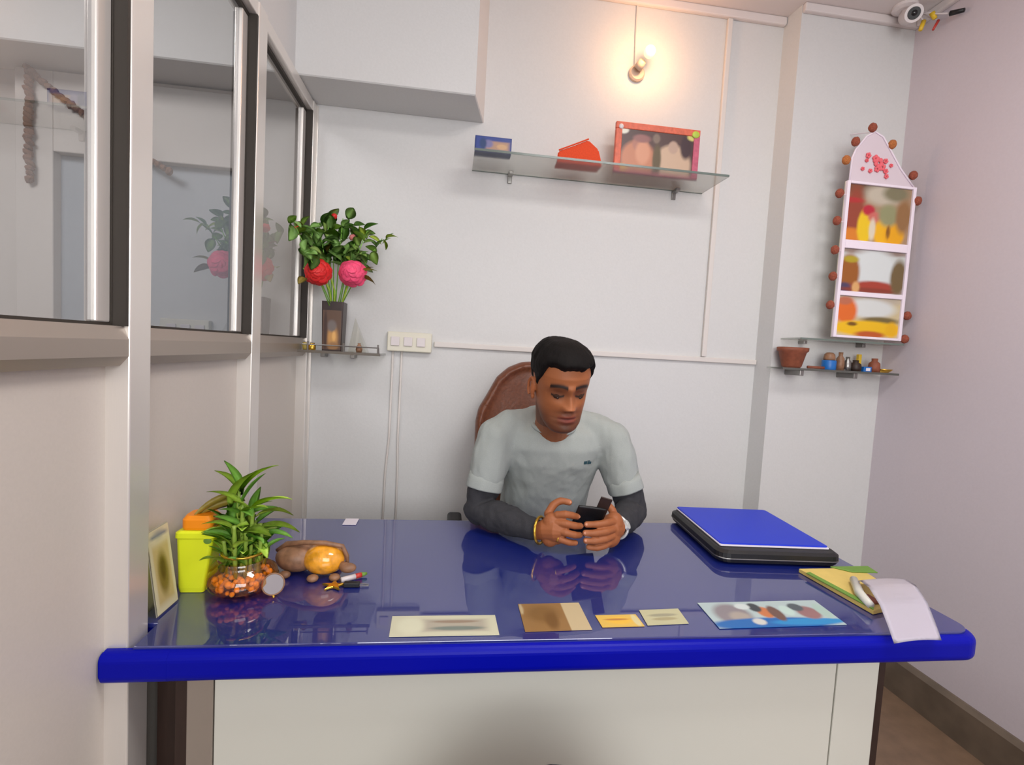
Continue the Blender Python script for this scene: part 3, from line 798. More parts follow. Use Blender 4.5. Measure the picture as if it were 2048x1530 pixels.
# small framed card leaning against the partition
fc = thing('photo_stand', 'small cream framed picture leaning on the partition left of the lime container', 'picture', (-.56, 1.13, ZT))
picture('print', fc, V3((-.5578, 1.128, ZT + .004)), V3((-.002, -.070, 0)), V3((-.020, -.006, .172)),
        painter((214, 206, 170), [(.5, .45, .38, .36, (196, 176, 120), .2, 'r'), (.5, .45, .25, .26, (128, 110, 50), .5), (.5, .5, .12, .14, (90, 70, 30), .5), (.5, .92, .4, .04, (120, 130, 140), .5)]), 20, 24)
a = B()
vs_ = [a.verts.new(p) for p in ((-.5595, 1.130, ZT + .001), (-.562, 1.056, ZT + .001), (-.5815, 1.050, ZT + .178), (-.580, 1.124, ZT + .178))]
a.faces.new(vs_); bmesh.ops.solidify(a, geom=a.faces[:], thickness=.003); obj('backing', a, M['board'], fc)
# bowl + pebbles, bamboo
BC = (-.443, 1.175, ZT)
bw = thing('glass_bowl', 'round amber-red glass bowl on the desk holding lucky bamboo stems', 'bowl', BC)
a = lathe(B(), [(.0, .001), (.030, .001), (.055, .006), (.071, .020), (.075, .034), (.070, .049), (.056, .062), (.050, .070), (.053, .078), (.051, .079), (.047, .070), (.053, .060), (.066, .048), (.071, .034), (.067, .021), (.052, .010), (.0, .006)], 40, BC)
obj('bowl_glass', a, M['bowl'], bw, smooth=True)
a = B(); random.seed(3)
for k in range(150):
    t = random.uniform(0, 2 * PI); r_ = .058 * math.sqrt(random.random()); zz = .016 + .032 * random.random()
    ball(a, (BC[0] + r_ * math.cos(t), BC[1] + r_ * math.sin(t), ZT + zz), random.uniform(.005, .008), None, 6, 4)
pb = obj('pebbles', a, M['pebble'], bw, smooth=True); pb['kind'] = 'stuff'
def leaf_mesh(name, length, width, curl, ma, n=8, fold=.25):
    bm = B(); rows = []
    for i in range(n + 1):
        t = i / n; wd = width * (math.sin(PI * min(1, t * .93 + .05)) ** .8) * (1 - .25 * t)
        yv = length * (t if abs(curl) < 1e-3 else math.sin(curl * t) / curl); zv = length * (0 if abs(curl) < 1e-3 else -(1 - math.cos(curl * t)) / curl)
        rows.append([bm.verts.new((-wd / 2, yv, zv + wd * fold)), bm.verts.new((0, yv, zv)), bm.verts.new((wd / 2, yv, zv + wd * fold))])
    for A, C in zip(rows, rows[1:]):
        for k in range(2): bm.faces.new((A[k], A[k + 1], C[k + 1], C[k]))
    bmesh.ops.solidify(bm, geom=bm.faces[:], thickness=.0006)
    for f in bm.faces: f.smooth = True
    me = bpy.data.meshes.new(name); bm.to_mesh(me); bm.free(); me.materials.append(ma); return me
def place_leaf(name, me, parent, p, direction, roll=0, scale=1.0):
    d = V3(direction).normalized(); q = d.to_track_quat('Y', 'Z')
    mw = Matrix.Translation(p) @ q.to_matrix().to_4x4() @ Matrix.Rotation(roll, 4, 'Y') @ Matrix.Scale(scale, 4)
    o = bpy.data.objects.new(name, me); COL.objects.link(o); o.parent = parent
    o.matrix_local = wmat(parent).inverted() @ mw
    return o
bb = thing('lucky_bamboo', 'lucky bamboo bundle with pointed bright green leaves standing in the amber bowl', 'plant', (BC[0], BC[1], ZT + .02))
LM = [leaf_mesh('leaf', .088, .034, .9, M['leaf']), leaf_mesh('leaf', .088, .032, .5, M['leaf_d']), leaf_mesh('leaf', .08, .030, 1.2, M['leaf_y'])]
random.seed(12)
stems = []
for k in range(17):
    t = k * 2.4; r_ = .036 * math.sqrt(k / 17); bxp = V3((BC[0] + r_ * math.cos(t), BC[1] + r_ * math.sin(t) * .8, ZT + .025))
    hgt = random.uniform(.09, .145) if k > 5 else random.uniform(.14, .2)
    tp_ = bxp + V3((r_ * .35 * math.cos(t), r_ * .35 * math.sin(t), hgt))
    n = 5; Q = []; rad = []
    for i in range(n * 3 + 1):
        u = i / (n * 3); Q.append(bxp.lerp(tp_, u)); rad.append(.0042 + (.0011 if i % 3 == 0 else 0))
    obj('stem', tube(B(), Q, rad, 8), M['bamboo'], bb, smooth=True); stems.append(tp_)
obj('tie_band', ring_at(V3((BC[0], BC[1], ZT + .092)), V3((0, 0, 1)), .043, .0032), M['gold'], bb, smooth=True, label='gold tie band')
for k, s_ in enumerate(stems):
    nl_ = 5 if k < 10 else 4
    for j in range(nl_):
        t = random.uniform(0, 2 * PI); el = random.uniform(.25, 1.3)
        d = V3((math.cos(t) * math.cos(el), math.sin(t) * math.cos(el) * .8, math.sin(el)))
        mi = random.choice([0, 0, 1, 1, 2])
        place_leaf('leaf', LM[mi], bb, s_ + V3((0, 0, -.01 - .022 * j)), d, random.uniform(-.6, .6), random.uniform(.6, .95))
# the tall shoots seen above the bundle and the long side leaf
for (a_, b_, mi, sc_) in (((-.468, 1.17, .955), (-.45, 1.17, 1.072), 0, 1.25), ((-.452, 1.18, .98), (-.472, 1.18, 1.06), 1, 1.0), ((-.452, 1.18, .985), (-.408, 1.185, 1.08), 0, 1.22), ((-.455, 1.18, .95), (-.42, 1.18, 1.05), 1, 1.1),
                          ((-.46, 1.18, .99), (-.49, 1.18, 1.055), 0, .8), ((-.43, 1.18, .945), (-.35, 1.18, 1.02), 0, 1.15), ((-.42, 1.175, .93), (-.335, 1.18, .995), 2, 1.1), ((-.42, 1.18, .90), (-.325, 1.18, .94), 0, 1.15),
                          ((-.415, 1.18, .89), (-.34, 1.16, .91), 1, 1.0), ((-.45, 1.17, .93), (-.395, 1.15, 1.0), 0, 1.0), ((-.44, 1.16, .90), (-.38, 1.12, .94), 0, .95), ((-.45, 1.16, .88), (-.49, 1.12, .93), 1, .95)):
    place_leaf('leaf', LM[mi], bb, V3(a_), V3(b_) - V3(a_), random.uniform(-.4, .4), sc_)
obj('leader_stem', tube(B(), [(-.452, 1.178, ZT + .10), (-.458, 1.178, .95), (-.455, 1.178, 1.0)], [.005, .0045, .003], 8), M['bamboo'], bb, smooth=True)
LB = leaf_mesh('leaf', .115, .036, .35, M['leaf_b'])
o = place_leaf('leaf', LB, bb, V3((-.455, 1.185, .985)), V3((-.10, .0, -.040)), .5, 1.0); o['label'] = 'drying olive-brown leaf'
o = place_leaf('leaf', LB, bb, V3((-.448, 1.19, .965)), V3((-.11, .01, -.026)), .9, .9); o['label'] = 'drying olive-brown leaf'

# tortoise ornament: tan rear shell, amber dome, small feet and head
tt = thing('tortoise_ornament', 'amber and tan glazed tortoise ornament beside the bamboo bowl', 'figurine', (-.305, 1.265, ZT))
a = B(); ball(a, (-.352, 1.275, ZT + .038), (.052, .045, .036), None, 24, 14); obj('tan_shell', a, M['tan'], tt, smooth=True)
a = B(); ball(a, (-.283, 1.255, ZT + .040), (.050, .040, .038), None, 24, 14)
for v in a.verts: v.co.z = max(v.co.z, ZT + .010)
obj('amber_shell', a, M['amber'], tt, smooth=True, label='glossy amber dome')
a = B(); pts = [V3((-.400, 1.27, ZT + .055)), V3((-.375, 1.262, ZT + .075)), V3((-.33, 1.25, ZT + .083)), V3((-.28, 1.245, ZT + .084)), V3((-.24, 1.25, ZT + .074)), V3((-.228, 1.25, ZT + .05)), V3((-.226, 1.252, ZT + .02))]
tube(a, pts, [.005, .006, .006, .006, .006, .005, .004], 8); obj('shell_rim', a, M['tan'], tt, smooth=True)
a = B(); ball(a, (-.222, 1.235, ZT + .026), (.020, .014, .012), None, 14, 10); tube(a, [(-.24, 1.24, ZT + .03), (-.22, 1.235, ZT + .027)], [.011, .010], 10); obj('head', a, M['tan'], tt, smooth=True)
for k, (x_, y_) in enumerate(((-.30, 1.215), (-.25, 1.22), (-.37, 1.235), (-.26, 1.29), (-.36, 1.31))):
    a = B(); ball(a, (x_, y_, ZT + .009), (.014, .012, .009), None, 10, 8); obj('foot', a, M['tan'], tt, smooth=True)
# star trinket, pen, round glass
a = B(); pts = []
for k in range(10):
    r_ = .026 if k % 2 == 0 else .011; t = R(36 * k + 20); pts.append((-.245 + r_ * 1.1 * math.cos(t), 1.188 + r_ * math.sin(t)))
prism(a, pts, ZT + .001, ZT + .007, .0015, 1); tag(obj('star_trinket', a, M['gold']), 'small flat gold star trinket in front of the tortoise ornament', 'trinket')
pn = thing('pen', 'short white pen with red and green tip beside the tortoise ornament', 'pen', (-.19, 1.21, ZT))
a = B(); tube(a, [(-.232, 1.208, ZT + .0075), (-.203, 1.228, ZT + .0075)], .0065, 10); obj('pen_barrel', a, M['cctv'], pn, smooth=True)
a = B(); tube(a, [(-.203, 1.228, ZT + .0075), (-.190, 1.237, ZT + .0075)], .0062, 10); obj('grip', a, M['red'], pn, smooth=True)
a = B(); tube(a, [(-.190, 1.237, ZT + .0075), (-.178, 1.245, ZT + .0075)], [.006, .003], 10); obj('tip', a, M['green'], pn, smooth=True)
dk = thing('dark_clip', 'small black binder clip lying right of the gold star', 'clip', (-.2, 1.205, ZT))
a = B(); box(a, -.222, -.185, 1.182, 1.196, ZT + .001, ZT + .012, bev=.002); obj('clip_body', a, M['black'], dk)
a = B(); tube(a, [(-.185, 1.185, ZT + .006), (-.165, 1.187, ZT + .004), (-.165, 1.193, ZT + .004), (-.185, 1.194, ZT + .006)], .0012, 6); obj('clip_wire', a, M['steel'], dk)
mg = thing('magnifier', 'round grey glass lens leaning on the amber bowl rim at its right', 'magnifier', (-.372, 1.15, ZT))
a = B(); mm = Matrix.Translation((-.366, 1.142, ZT + .030)) @ Matrix.Rotation(R(20), 4, 'Z') @ Matrix.Rotation(R(70), 4, 'X')
bmesh.ops.create_cone(a, cap_ends=True, segments=28, radius1=.021, radius2=.021, depth=.004, matrix=mm); obj('lens', a, mat('grey_lens', c255(128, 118, 122), .3), mg)
rim = B(); tube(rim, [mm @ V3((.0225 * math.cos(2 * PI * k / 28), .0225 * math.sin(2 * PI * k / 28), 0)) for k in range(28)], .0018, 8, closed=True); obj('rim', rim, M['tan'], mg, smooth=True)
a = B(); tube(a, [mm @ V3((0, -.0225, 0)), V3((-.362, 1.135, ZT + .004))], [.0025, .003], 8); obj('stub', a, M['gold'], mg)

# cards and leaflets lying on the glass
def flat(name, label, cat, corners, fn, z=ZT + .0022, nx=50, ny=24):
    # corners: front-left, front-right, back-left (x, y)
    p0 = V3((*corners[0], z)); ux = V3((*corners[1], z)) - p0; vy = V3((*corners[2], z)) - p0
    o = picture(name, None, p0, ux, vy, fn, nx, ny); tag(o, label, cat); return o
flat('visiting_card', 'cream printed card at the left of the row along the desk front', 'card', ((-.092, .976), (.128, .976), (-.094, 1.052)),
     painter((206, 204, 176), [(.6, .5, .3, .3, (176, 168, 150), .3, 'r'), (.62, .35, .25, .1, (120, 130, 120), .4), (.6, .68, .22, .07, (150, 130, 110), .4), (.18, .5, .12, .4, (214, 214, 186), .5)]))
flat('envelope', 'tan brown and cream card second in the row along the desk front', 'card', ((.183, .986), (.327, .990), (.183, 1.098)),
     painter((150, 112, 64), [(.86, .5, .17, .6, (200, 180, 140), .1, 'r'), (.35, .6, .25, .3, (132, 96, 50), .6), (.45, .35, .1, .3, (120, 84, 40), .6), (.03, .8, .03, .2, (190, 170, 130), .4)]))
flat('yellow_note', 'small yellow-orange card between the tan card and the pale slip', 'card', ((.352, .998), (.447, 1.0), (.350, 1.046)),
     painter((226, 186, 84), [(.5, .5, .3, .3, (240, 190, 60), .5), (.45, .6, .3, .08, (190, 130, 60), .5), (.9, .5, .08, .5, (220, 206, 150), .4)]))
flat('pale_slip', 'pale yellow slip with faint print right of the orange card', 'card', ((.455, 1.003), (.552, 1.008), (.460, 1.066)),
     painter((194, 190, 150), [(.5, .6, .35, .1, (160, 156, 128), .4), (.5, .35, .3, .1, (170, 160, 120), .4)]))
flat('leaflet', 'wide glossy leaflet with grey globe and people printed along the desk front right', 'leaflet', ((.612, .986), (.925, .994), (.618, 1.096)),
     painter((178, 196, 196), [(.2, .5, .14, .42, (140, 132, 136), .35), (.24, .4, .08, .2, (170, 160, 150), .5), (.45, .12, .5, .22, (30, 104, 176), .25), (.75, .15, .3, .12, (40, 140, 200), .3),
                               (.47, .55, .06, .22, (200, 120, 70), .3), (.42, .75, .05, .18, (60, 66, 70), .3), (.55, .5, .05, .3, (110, 80, 70), .3), (.82, .5, .09, .26, (150, 110, 110), .3), (.76, .72, .06, .16, (80, 90, 96), .3),
                               (.66, .6, .05, .2, (190, 214, 206), .3), (.95, .55, .05, .3, (170, 196, 186), .3), (.33, .8, .06, .12, (206, 216, 214), .3), (.35, .2, .05, .12, (206, 206, 200), .4)]), nx=90, ny=40)
wsl = bx(-.310, -.268, 1.60, 1.655, ZT + .001, ZT + .004, bev=.001); tag(obj('white_label', wsl, M['paper']), 'small white paper piece at the back edge of the desk', 'paper')
# yellow pad with green edge
pd = thing('yellow_notepad', 'yellow notepad with green binding lying under the curled white sheet', 'notepad', (1.10, 1.15, ZT))
a = prism(B(), [(1.008, 1.262), (1.200, 1.268), (1.180, 1.075), (1.030, 1.035)], ZT + .001, ZT + .012, .001, 1)
obj('pages', a, M['yellow_pad'], pd)
a = prism(B(), [(1.110, 1.268), (1.232, 1.272), (1.225, 1.230), (1.15, 1.235)], ZT + .0125, ZT + .016, .001, 1); obj('binding', a, M['green'], pd)
a = prism(B(), [(1.005, 1.23), (1.02, 1.235), (1.045, 1.05), (1.03, 1.035)], ZT + .0122, ZT + .015, .0005, 1); obj('binding', a, M['green'], pd)
# white sheet rising from the pad and drooping over the front edge
sh = thing('curled_paper', 'blank white sheet curling over the right front edge of the desk', 'paper', (1.08, 1.05, ZT))
path = [V3((1.100, 1.165, .779)), V3((1.075, 1.13, .800)), V3((1.055, 1.08, .806)), V3((1.02, 1.01, .798)), V3((.985, .95, .782)), V3((.957, .905, .770))]
wv = [V3((.150, .010, -.004)), V3((.146, .010, -.002)), V3((.142, .010, 0)), V3((.136, .010, 0)), V3((.130, .010, -.001)), V3((.125, .010, -.001))]
a = B(); rows = []
NP = 20
for i in range(NP + 1):
    u = i / NP * (len(path) - 1); k = min(int(u), len(path) - 2); t = u - k
    p = path[k].lerp(path[k + 1], t); w_ = wv[k].lerp(wv[k + 1], t)
    rows.append([a.verts.new(p + w_ * (j / 10) + V3((0, 0, .004 * math.sin(PI * j / 10)))) for j in range(11)])
for A, C in zip(rows, rows[1:]):
    for k in range(10): a.faces.new((A[k], C[k], C[k + 1], A[k + 1]))
bmesh.ops.solidify(a, geom=a.faces[:], thickness=.0006); obj('sheet', a, M['paper'], sh, smooth=True)
rl = B(); tube(rl, [(1.098, 1.172, .782), (1.05, 1.10, .782), (1.03, 1.045, .780)], [.010, .011, .009], 12); tag(obj('rolled_paper', rl, M['white_lam'], smooth=True), 'short paper roll under the left edge of the white sheet', 'paper')
a = B(); box(a, 1.045, 1.075, 1.06, 1.10, ZT + .013, ZT + .020, bev=.002); tag(obj('eraser', a, M['clay']), 'small brown block half under the white sheet on the notepad', 'eraser')

# portfolio and folder
LR = Matrix.Translation((.995, 1.495, 0)) @ Matrix.Rotation(R(-4), 4, 'Z')
pc = thing('document_case', 'black zipped document case lying on the right rear of the desk', 'case', (1.0, 1.51, ZT))
a = rr_loft(B(), [(0, 0, .170, .180, .03, ZT + .001), (0, 0, .183, .193, .035, ZT + .007), (0, 0, .188, .197, .035, ZT + .018), (0, 0, .187, .196, .035, ZT + .034), (0, 0, .178, .187, .035, ZT + .041)])
a.transform(LR); obj('case_shell', a, M['black'], pc)
a = rr_loft(B(), [(0, 0, .1885, .1978, .035, ZT + .0175), (0, 0, .1890, .1983, .035, ZT + .019), (0, 0, .1885, .1978, .035, ZT + .0205)]); a.transform(LR); obj('zip', a, M['steel'], pc)
fo = thing('blue_folder', 'bright blue plastic folder lying on top of the black case', 'folder', (1.0, 1.51, ZT + .042))
a = rr_loft(B(), [(.0, .012, .168, .172, .006, ZT + .0425), (.0, .012, .168, .172, .006, ZT + .0455)]); a.transform(LR); obj('papers', a, M['paper'], fo, label='white sheets inside')
a = rr_loft(B(), [(.002, .018, .166, .172, .01, ZT + .046), (.002, .018, .166, .172, .01, ZT + .0485), (.002, .018, .163, .169, .01, ZT + .0495)]); a.transform(LR); obj('cover', a, M['blue_lid'], fo)

# ================================================================ BACK WALL
ws = thing('glass_wall_shelf', 'long clear glass shelf high on the back wall on small metal brackets', 'shelf', (.56, D, 2.078))
sb = bx(.057, 1.065, 1.913, D - .001, 2.074, 2.082); obj('glass_plate', sb, M['shelf_glass'], ws)
obj('front_edge', bx(.057, 1.065, 1.910, 1.913, 2.074, 2.082), M['glass_edge'], ws)
obj('back_edge', bx(.057, 1.065, D - .006, D - .001, 2.0722, 2.0740), M['glass_edge'], ws)
for x_ in (.215, .935):
    a = B(); box(a, x_ - .009, x_ + .009, D - .05, D, 2.060, 2.073, bev=.002); box(a, x_ - .009, x_ + .009, D - .008, D, 2.035, 2.073, bev=.002); obj('bracket', a, M['steel'], ws)
zS = 2.0825
bxo = thing('blue_carton', 'small blue cardboard carton with tan picture at left end of the high shelf', 'box', (.128, 1.96, zS))
a = bx(.058, .196, 1.935, 1.985, zS, zS + .056, bev=.0015); obj('carton', a, mat('navy_card', c255(34, 58, 130), .5), bxo)
picture('printed_front', bxo, V3((.062, 1.9335, zS + .004)), V3((.13, 0, 0)), V3((0, 0, .048)),
        painter((44, 66, 140), [(.62, .4, .34, .32, (176, 140, 116), .3, 'r'), (.35, .5, .14, .3, (120, 116, 160), .5), (.75, .35, .15, .2, (200, 160, 120), .4), (.2, .5, .1, .4, (30, 60, 110), .5)]), 30, 14)
# orange cloth bundle
oc = thing('orange_pouch', 'bright orange folded cloth pouch standing on the high glass shelf', 'pouch', (.47, 1.98, zS))
a = B()
fr0 = [(.378, zS), (.380, zS + .040), (.440, zS + .066), (.497, zS + .094), (.540, zS + .062), (.560, zS)]
lo = [a.verts.new((x_, 1.955, z_)) for x_, z_ in fr0]; hi = [a.verts.new((x_ + (.012 if i not in (0, 5) else 0), 2.03, z_ - (.02 if 0 < i < 5 else 0))) for i, (x_, z_) in enumerate(fr0)]
a.faces.new(lo[::-1]); a.faces.new(hi)
for i in range(6): a.faces.new((lo[i], lo[(i + 1) % 6], hi[(i + 1) % 6], hi[i]))
bmesh.ops.recalc_face_normals(a, faces=a.faces[:]); bmesh.ops.bevel(a, geom=a.edges[:], offset=.005, segments=2, affect='EDGES')
obj('cloth', a, M['cloth_o'], oc)
a = B(); tube(a, [(.382, 1.953, zS + .041), (.44, 1.952, zS + .067), (.497, 1.952, zS + .094)], .0028, 6); obj('fold_seam', a, M['cloth_o'], oc)
# framed double portrait
pf = thing('framed_picture', 'red and pink framed double portrait leaning on the high glass shelf', 'picture', (.795, 2.0, zS))
a = B(); z0, z1 = zS + .001, zS + .195; xa, xb = .617, .972; y_ = 2.0; bw_ = .026
def fbar(x0, x1, z0_, z1_): return bx(x0, x1, y_ - .008, y_ + .010, z0_, z1_, bev=.003)
FRM = mat('coral_frame', c255(226, 112, 84), .45, scale=60, var=.2); FRP = mat('magenta_frame', c255(200, 96, 120), .45, scale=60, var=.2)
obj('frame_bar', fbar(xa, xb, z1 - bw_, z1), FRM, pf); obj('frame_bar', fbar(xa, xb, z0, z0 + .012), FRP, pf)
obj('frame_bar', fbar(xa, xa + bw_, z0 + .0125, z1 - bw_ - .0005), FRM, pf); obj('frame_bar', fbar(xb - bw_, xb, z0 + .0125, z1 - bw_ - .0005), FRP, pf, label='magenta side')
picture('portrait_print', pf, V3((xa + bw_, y_ - .004, z0 + .012)), V3((xb - xa - 2 * bw_, 0, 0)), V3((0, 0, z1 - z0 - bw_ - .012)),
        painter((84, 60, 58), [(.24, .28, .24, .46, (196, 128, 96), .25), (.26, .66, .11, .2, (176, 118, 100), .3), (.30, .45, .10, .3, (214, 150, 118), .4), (.72, .22, .26, .5, (206, 176, 150), .2), (.72, .66, .07, .16, (190, 160, 142), .3),
                               (.50, .3, .06, .4, (96, 80, 52), .4), (.9, .7, .08, .3, (66, 46, 52), .4), (.0, .0, .1, .12, (240, 200, 90), .5), (.28, .8, .12, .1, (150, 100, 96), .5), (.48, .84, .05, .12, (130, 110, 96), .4),
                               (.02, .97, .07, .09, (230, 230, 214), .4), (.98, .97, .07, .09, (214, 206, 120), .4)]), 60, 40)
a = B(); box(a, xa + .05, xb - .05, y_ + .0105, y_ + .014, z0 + .02, z1 - .02); obj('backing', a, M['brown'], pf)
a = B(); ball(a, (xb - .02, y_ - .008, z1 - .02), (.016, .005, .014)); obj('corner_flower', a, M['leaf_y'], pf, label='pale green corner flower')
a = B(); ball(a, (xa + .02, y_ - .008, z1 - .02), (.010, .005, .010)); obj('corner_flower', a, M['cctv'], pf, label='white corner flower')

# bulb with holder and wire
bl = thing('wall_bulb', 'small glowing yellow bulb in a wall holder above the picture frame', 'lamp', (.765, D, 2.56))
a = B(); ball(a, (.752, 2.045, 2.588), (.024, .024, .025), None, 20, 14); obj('glass_bulb', a, M['bulb'], bl, smooth=True)
a = B(); tube(a, [(.738, 2.075, 2.568), (.725, 2.10, 2.548)], [.015, .019], 14); obj('socket', a, M['holder'], bl, smooth=True)
a = lathe(B(), [(0, 0), (.034, 0), (.034, .012), (.028, .018), (0, .018)], 24); a.transform(Matrix.Translation((.73, D, 2.54)) @ Matrix.Rotation(R(90), 4, 'X')); obj('backplate', a, M['holder'], bl, smooth=False)
a = B(); tube(a, [(.722, D - .006, 2.555), (.716, D - .005, 2.70), (.714, D - .005, CZ - .03)], .004, 6); obj('wire', a, M['conduit'], bl)
# conduits
tag(obj('vertical_conduit', bx(1.118, 1.140, D - .016, D, 1.362, CZ - .036, bev=.003), M['conduit']), 'vertical cream wiring conduit on the back wall right of the picture frame', 'conduit')
tag(obj('horizontal_conduit', bx(-.065, 1.384, D - .014, D, 1.338, 1.360, bev=.003), M['conduit']), 'horizontal wiring conduit running along the back wall behind the man', 'conduit')
sbd = thing('switch_board', 'cream electrical switch board on the back wall right of the flower vase', 'switch', (-.165, D, 1.35))
obj('box', bx(-.255, -.075, D - .028, D, 1.312, 1.392, bev=.004), M['board'], sbd)
for k in range(3):
    obj('switch', bx(-.240 + k * .052, -.205 + k * .052, D - .034, D - .0285, 1.335, 1.372, bev=.002), M['cctv'], sbd)
for x_, s_, ma_ in ((-.232, -.020, 'left of the pair'), (-.196, .004, 'right of the pair')):
    a = B(); tube(a, [(x_, D - .006, 1.311), (x_ - .002, D - .006, .95), (x_ + s_ * .6, D - .006, .80), (x_ + s_, D - .006, .16)], .0048, 6)
    tag(obj('wall_cable', a, M['conduit'], smooth=True), 'thin cream cable dropping from the switch board, ' + ma_, 'cable', 'cables below the switch board')

# vase shelf
vs = thing('corner_shelf', 'small smoked glass shelf in the left corner under the flower vase', 'shelf', (-.42, D, 1.295))
obj('glass_plate', bx(-.578, -.262, 1.965, D - .001, 1.292, 1.300), M['shelf_glass'], vs)
obj('front_edge', bx(-.578, -.262, 1.959, 1.965, 1.291, 1.301), mat('smoked_edge', c255(98, 90, 80), .3), vs)
obj('guard_rail', tube(B(), [(-.55, 1.968, 1.301), (-.55, 1.968, 1.322), (-.268, 1.968, 1.322), (-.268, 1.968, 1.301)], .0025, 6), M['steel'], vs)
for x_ in (-.53, -.40, -.272): obj('rail_post', tube(B(), [(x_, 1.968, 1.300), (x_, 1.968, 1.334)], .0035, 8), M['steel'], vs)
for x_ in (-.50, -.385):
    a = B(); box(a, x_ - .008, x_ + .008, D - .06, D - .001, 1.274, 1.2915, bev=.002); obj('bracket', a, M['steel'], vs)
zV = 1.3005
vz = thing('flower_vase', 'square dark brown printed vase standing on the corner shelf', 'vase', (-.452, 2.04, zV))
a = rr_loft(B(), [(-.452, 2.04, .036, .036, .004, zV), (-.452, 2.04, .040, .040, .004, zV + .19), (-.452, 2.04, .036, .036, .004, zV + .19), (-.452, 2.04, .034, .034, .004, zV + .15)])
obj('vase_body', a, mat('dark_brown_print', c255(48, 28, 24), .35, scale=30, var=.4), vz)
picture('printed_face', vz, V3((-.486, 2.0025, zV + .006)), V3((.068, -.0, 0)), V3((0, -.0035, .150)),
        painter((92, 66, 50), [(.55, .3, .28, .3, (190, 140, 80), .6), (.5, .6, .25, .15, (110, 100, 96), .5), (.6, .1, .3, .1, (150, 110, 70), .5), (.15, .5, .1, .5, (60, 36, 28), .5), (.62, .34, .1, .12, (220, 170, 100), .6)]), 20, 36)
fl = thing('flower_bouquet', 'artificial rose bouquet with red and pink blooms and leafy sprigs in the dark vase', 'flowers', (-.452, 2.04, zV + .1))
def bloom(name, c, r_, ma, lab):
    b_ = B(); random.seed(int(abs(c[0]) * 1000) % 97 + 5); c = V3(c)
    ball(b_, c, r_ * .62, None, 12, 9)
    for cnt, rad_, fwd_ in ((5, .22, .55), (8, .48, .42), (10, .70, .18), (11, .84, -.10)):
        for k in range(cnt):
            t = 2 * PI * k / cnt + rad_ * 5 + random.uniform(-.15, .15)
            rd = V3((math.cos(t), 0, math.sin(t)))
            pc_ = c + rd * r_ * rad_ * .80 + V3((0, -r_ * fwd_, 0))
            nrm = (rd * (.35 + rad_) * .7 + V3((0, -1, 0))).normalized(); tx = nrm.cross(V3((0, 0, 1))).normalized() if abs(nrm.z) < .95 else V3((1, 0, 0)); ty = nrm.cross(tx)
            rot = Matrix((tx, ty, nrm)).transposed() @ Matrix.Rotation(random.uniform(-.3, .3), 3, 'X')
            ball(b_, pc_, (r_ * .36, r_ * .36, r_ * .09), rot, 10, 7)
    return obj(name, b_, ma, fl, smooth=True, label=lab)
bloom('bloom', (-.494, 1.93, 1.588), .054, M['petal_r'], 'large deep red bloom')
bloom('bloom', (-.370, 1.93, 1.594), .056, M['petal_p'], 'large bright pink bloom')
bloom('bloom', (-.455, 2.00, 1.695), .022, M['petal_s'], 'small pale pink bloom')
bloom('bloom', (-.545, 1.845, 1.715), .017, M['petal_r'], 'small red bud')
bloom('bloom', (-.385, 1.99, 1.735), .014, M['petal_s'], None)
bloom('bloom', (-.455, 1.99, 1.808), .012, M['petal_r'], None)
base_ = V3((-.452, 2.04, zV + .12))
SP = [(-.548, 1.80, 1.745), (-.545, 1.86, 1.72), (-.535, 2.0, 1.74), (-.50, 1.95, 1.77), (-.46, 2.0, 1.83), (-.42, 1.98, 1.80), (-.36, 2.0, 1.79), (-.33, 1.98, 1.76), (-.28, 2.02, 1.745), (-.47, 1.97, 1.76), (-.375, 1.98, 1.71)]
LF = [leaf_mesh('leaf', .056, .046, .6, M['leaf_g'], 6, .15), leaf_mesh('leaf', .052, .040, .9, M['leaf_f'], 6, .15), leaf_mesh('leaf', .048, .036, .7, M['leaf_b'], 6, .15), leaf_mesh('leaf', .048, .036, .7, M['leaf_y'], 6, .15)]
random.seed(5)
def okx(p): 
    p.x = max(p.x, -.553); p.y = min(p.y, 2.10); return p
for k, s_ in enumerate(SP):
    s_ = V3(s_); mid = base_.lerp(s_, .5) + V3((0, -.01, .02)); tip = okx(s_.copy())
    obj('sprig_stem', tube(B(), [base_ + V3((random.uniform(-.015, .015), 0, 0)), mid, tip], [.0025, .002, .0015], 6), M['leaf_d'], fl, smooth=True)
    nlf = 13
    for j in range(nlf):
        u = .60 + .42 * j / 13; p = mid.lerp(s_, (u - .5) * 2) if u > .5 else mid
        p = p + V3((random.uniform(-.022, .022), random.uniform(-.02, .02), random.uniform(-.02, .018)))
        t = random.uniform(0, 2 * PI); d = V3((math.cos(t), random.uniform(-.7, .1), math.sin(t) + .3))
        p = okx(p)
        if p.x < -.52: d.x = abs(d.x)
        if p.x < -.49 and d.x < 0: d.x *= .2
        mi = random.choice([0, 0, 0, 1, 1, 3 if s_.x > -.40 else 0])
        place_leaf('leaf', LF[mi], fl, p, d, random.uniform(-.8, .8), random.uniform(.75, 1.2))
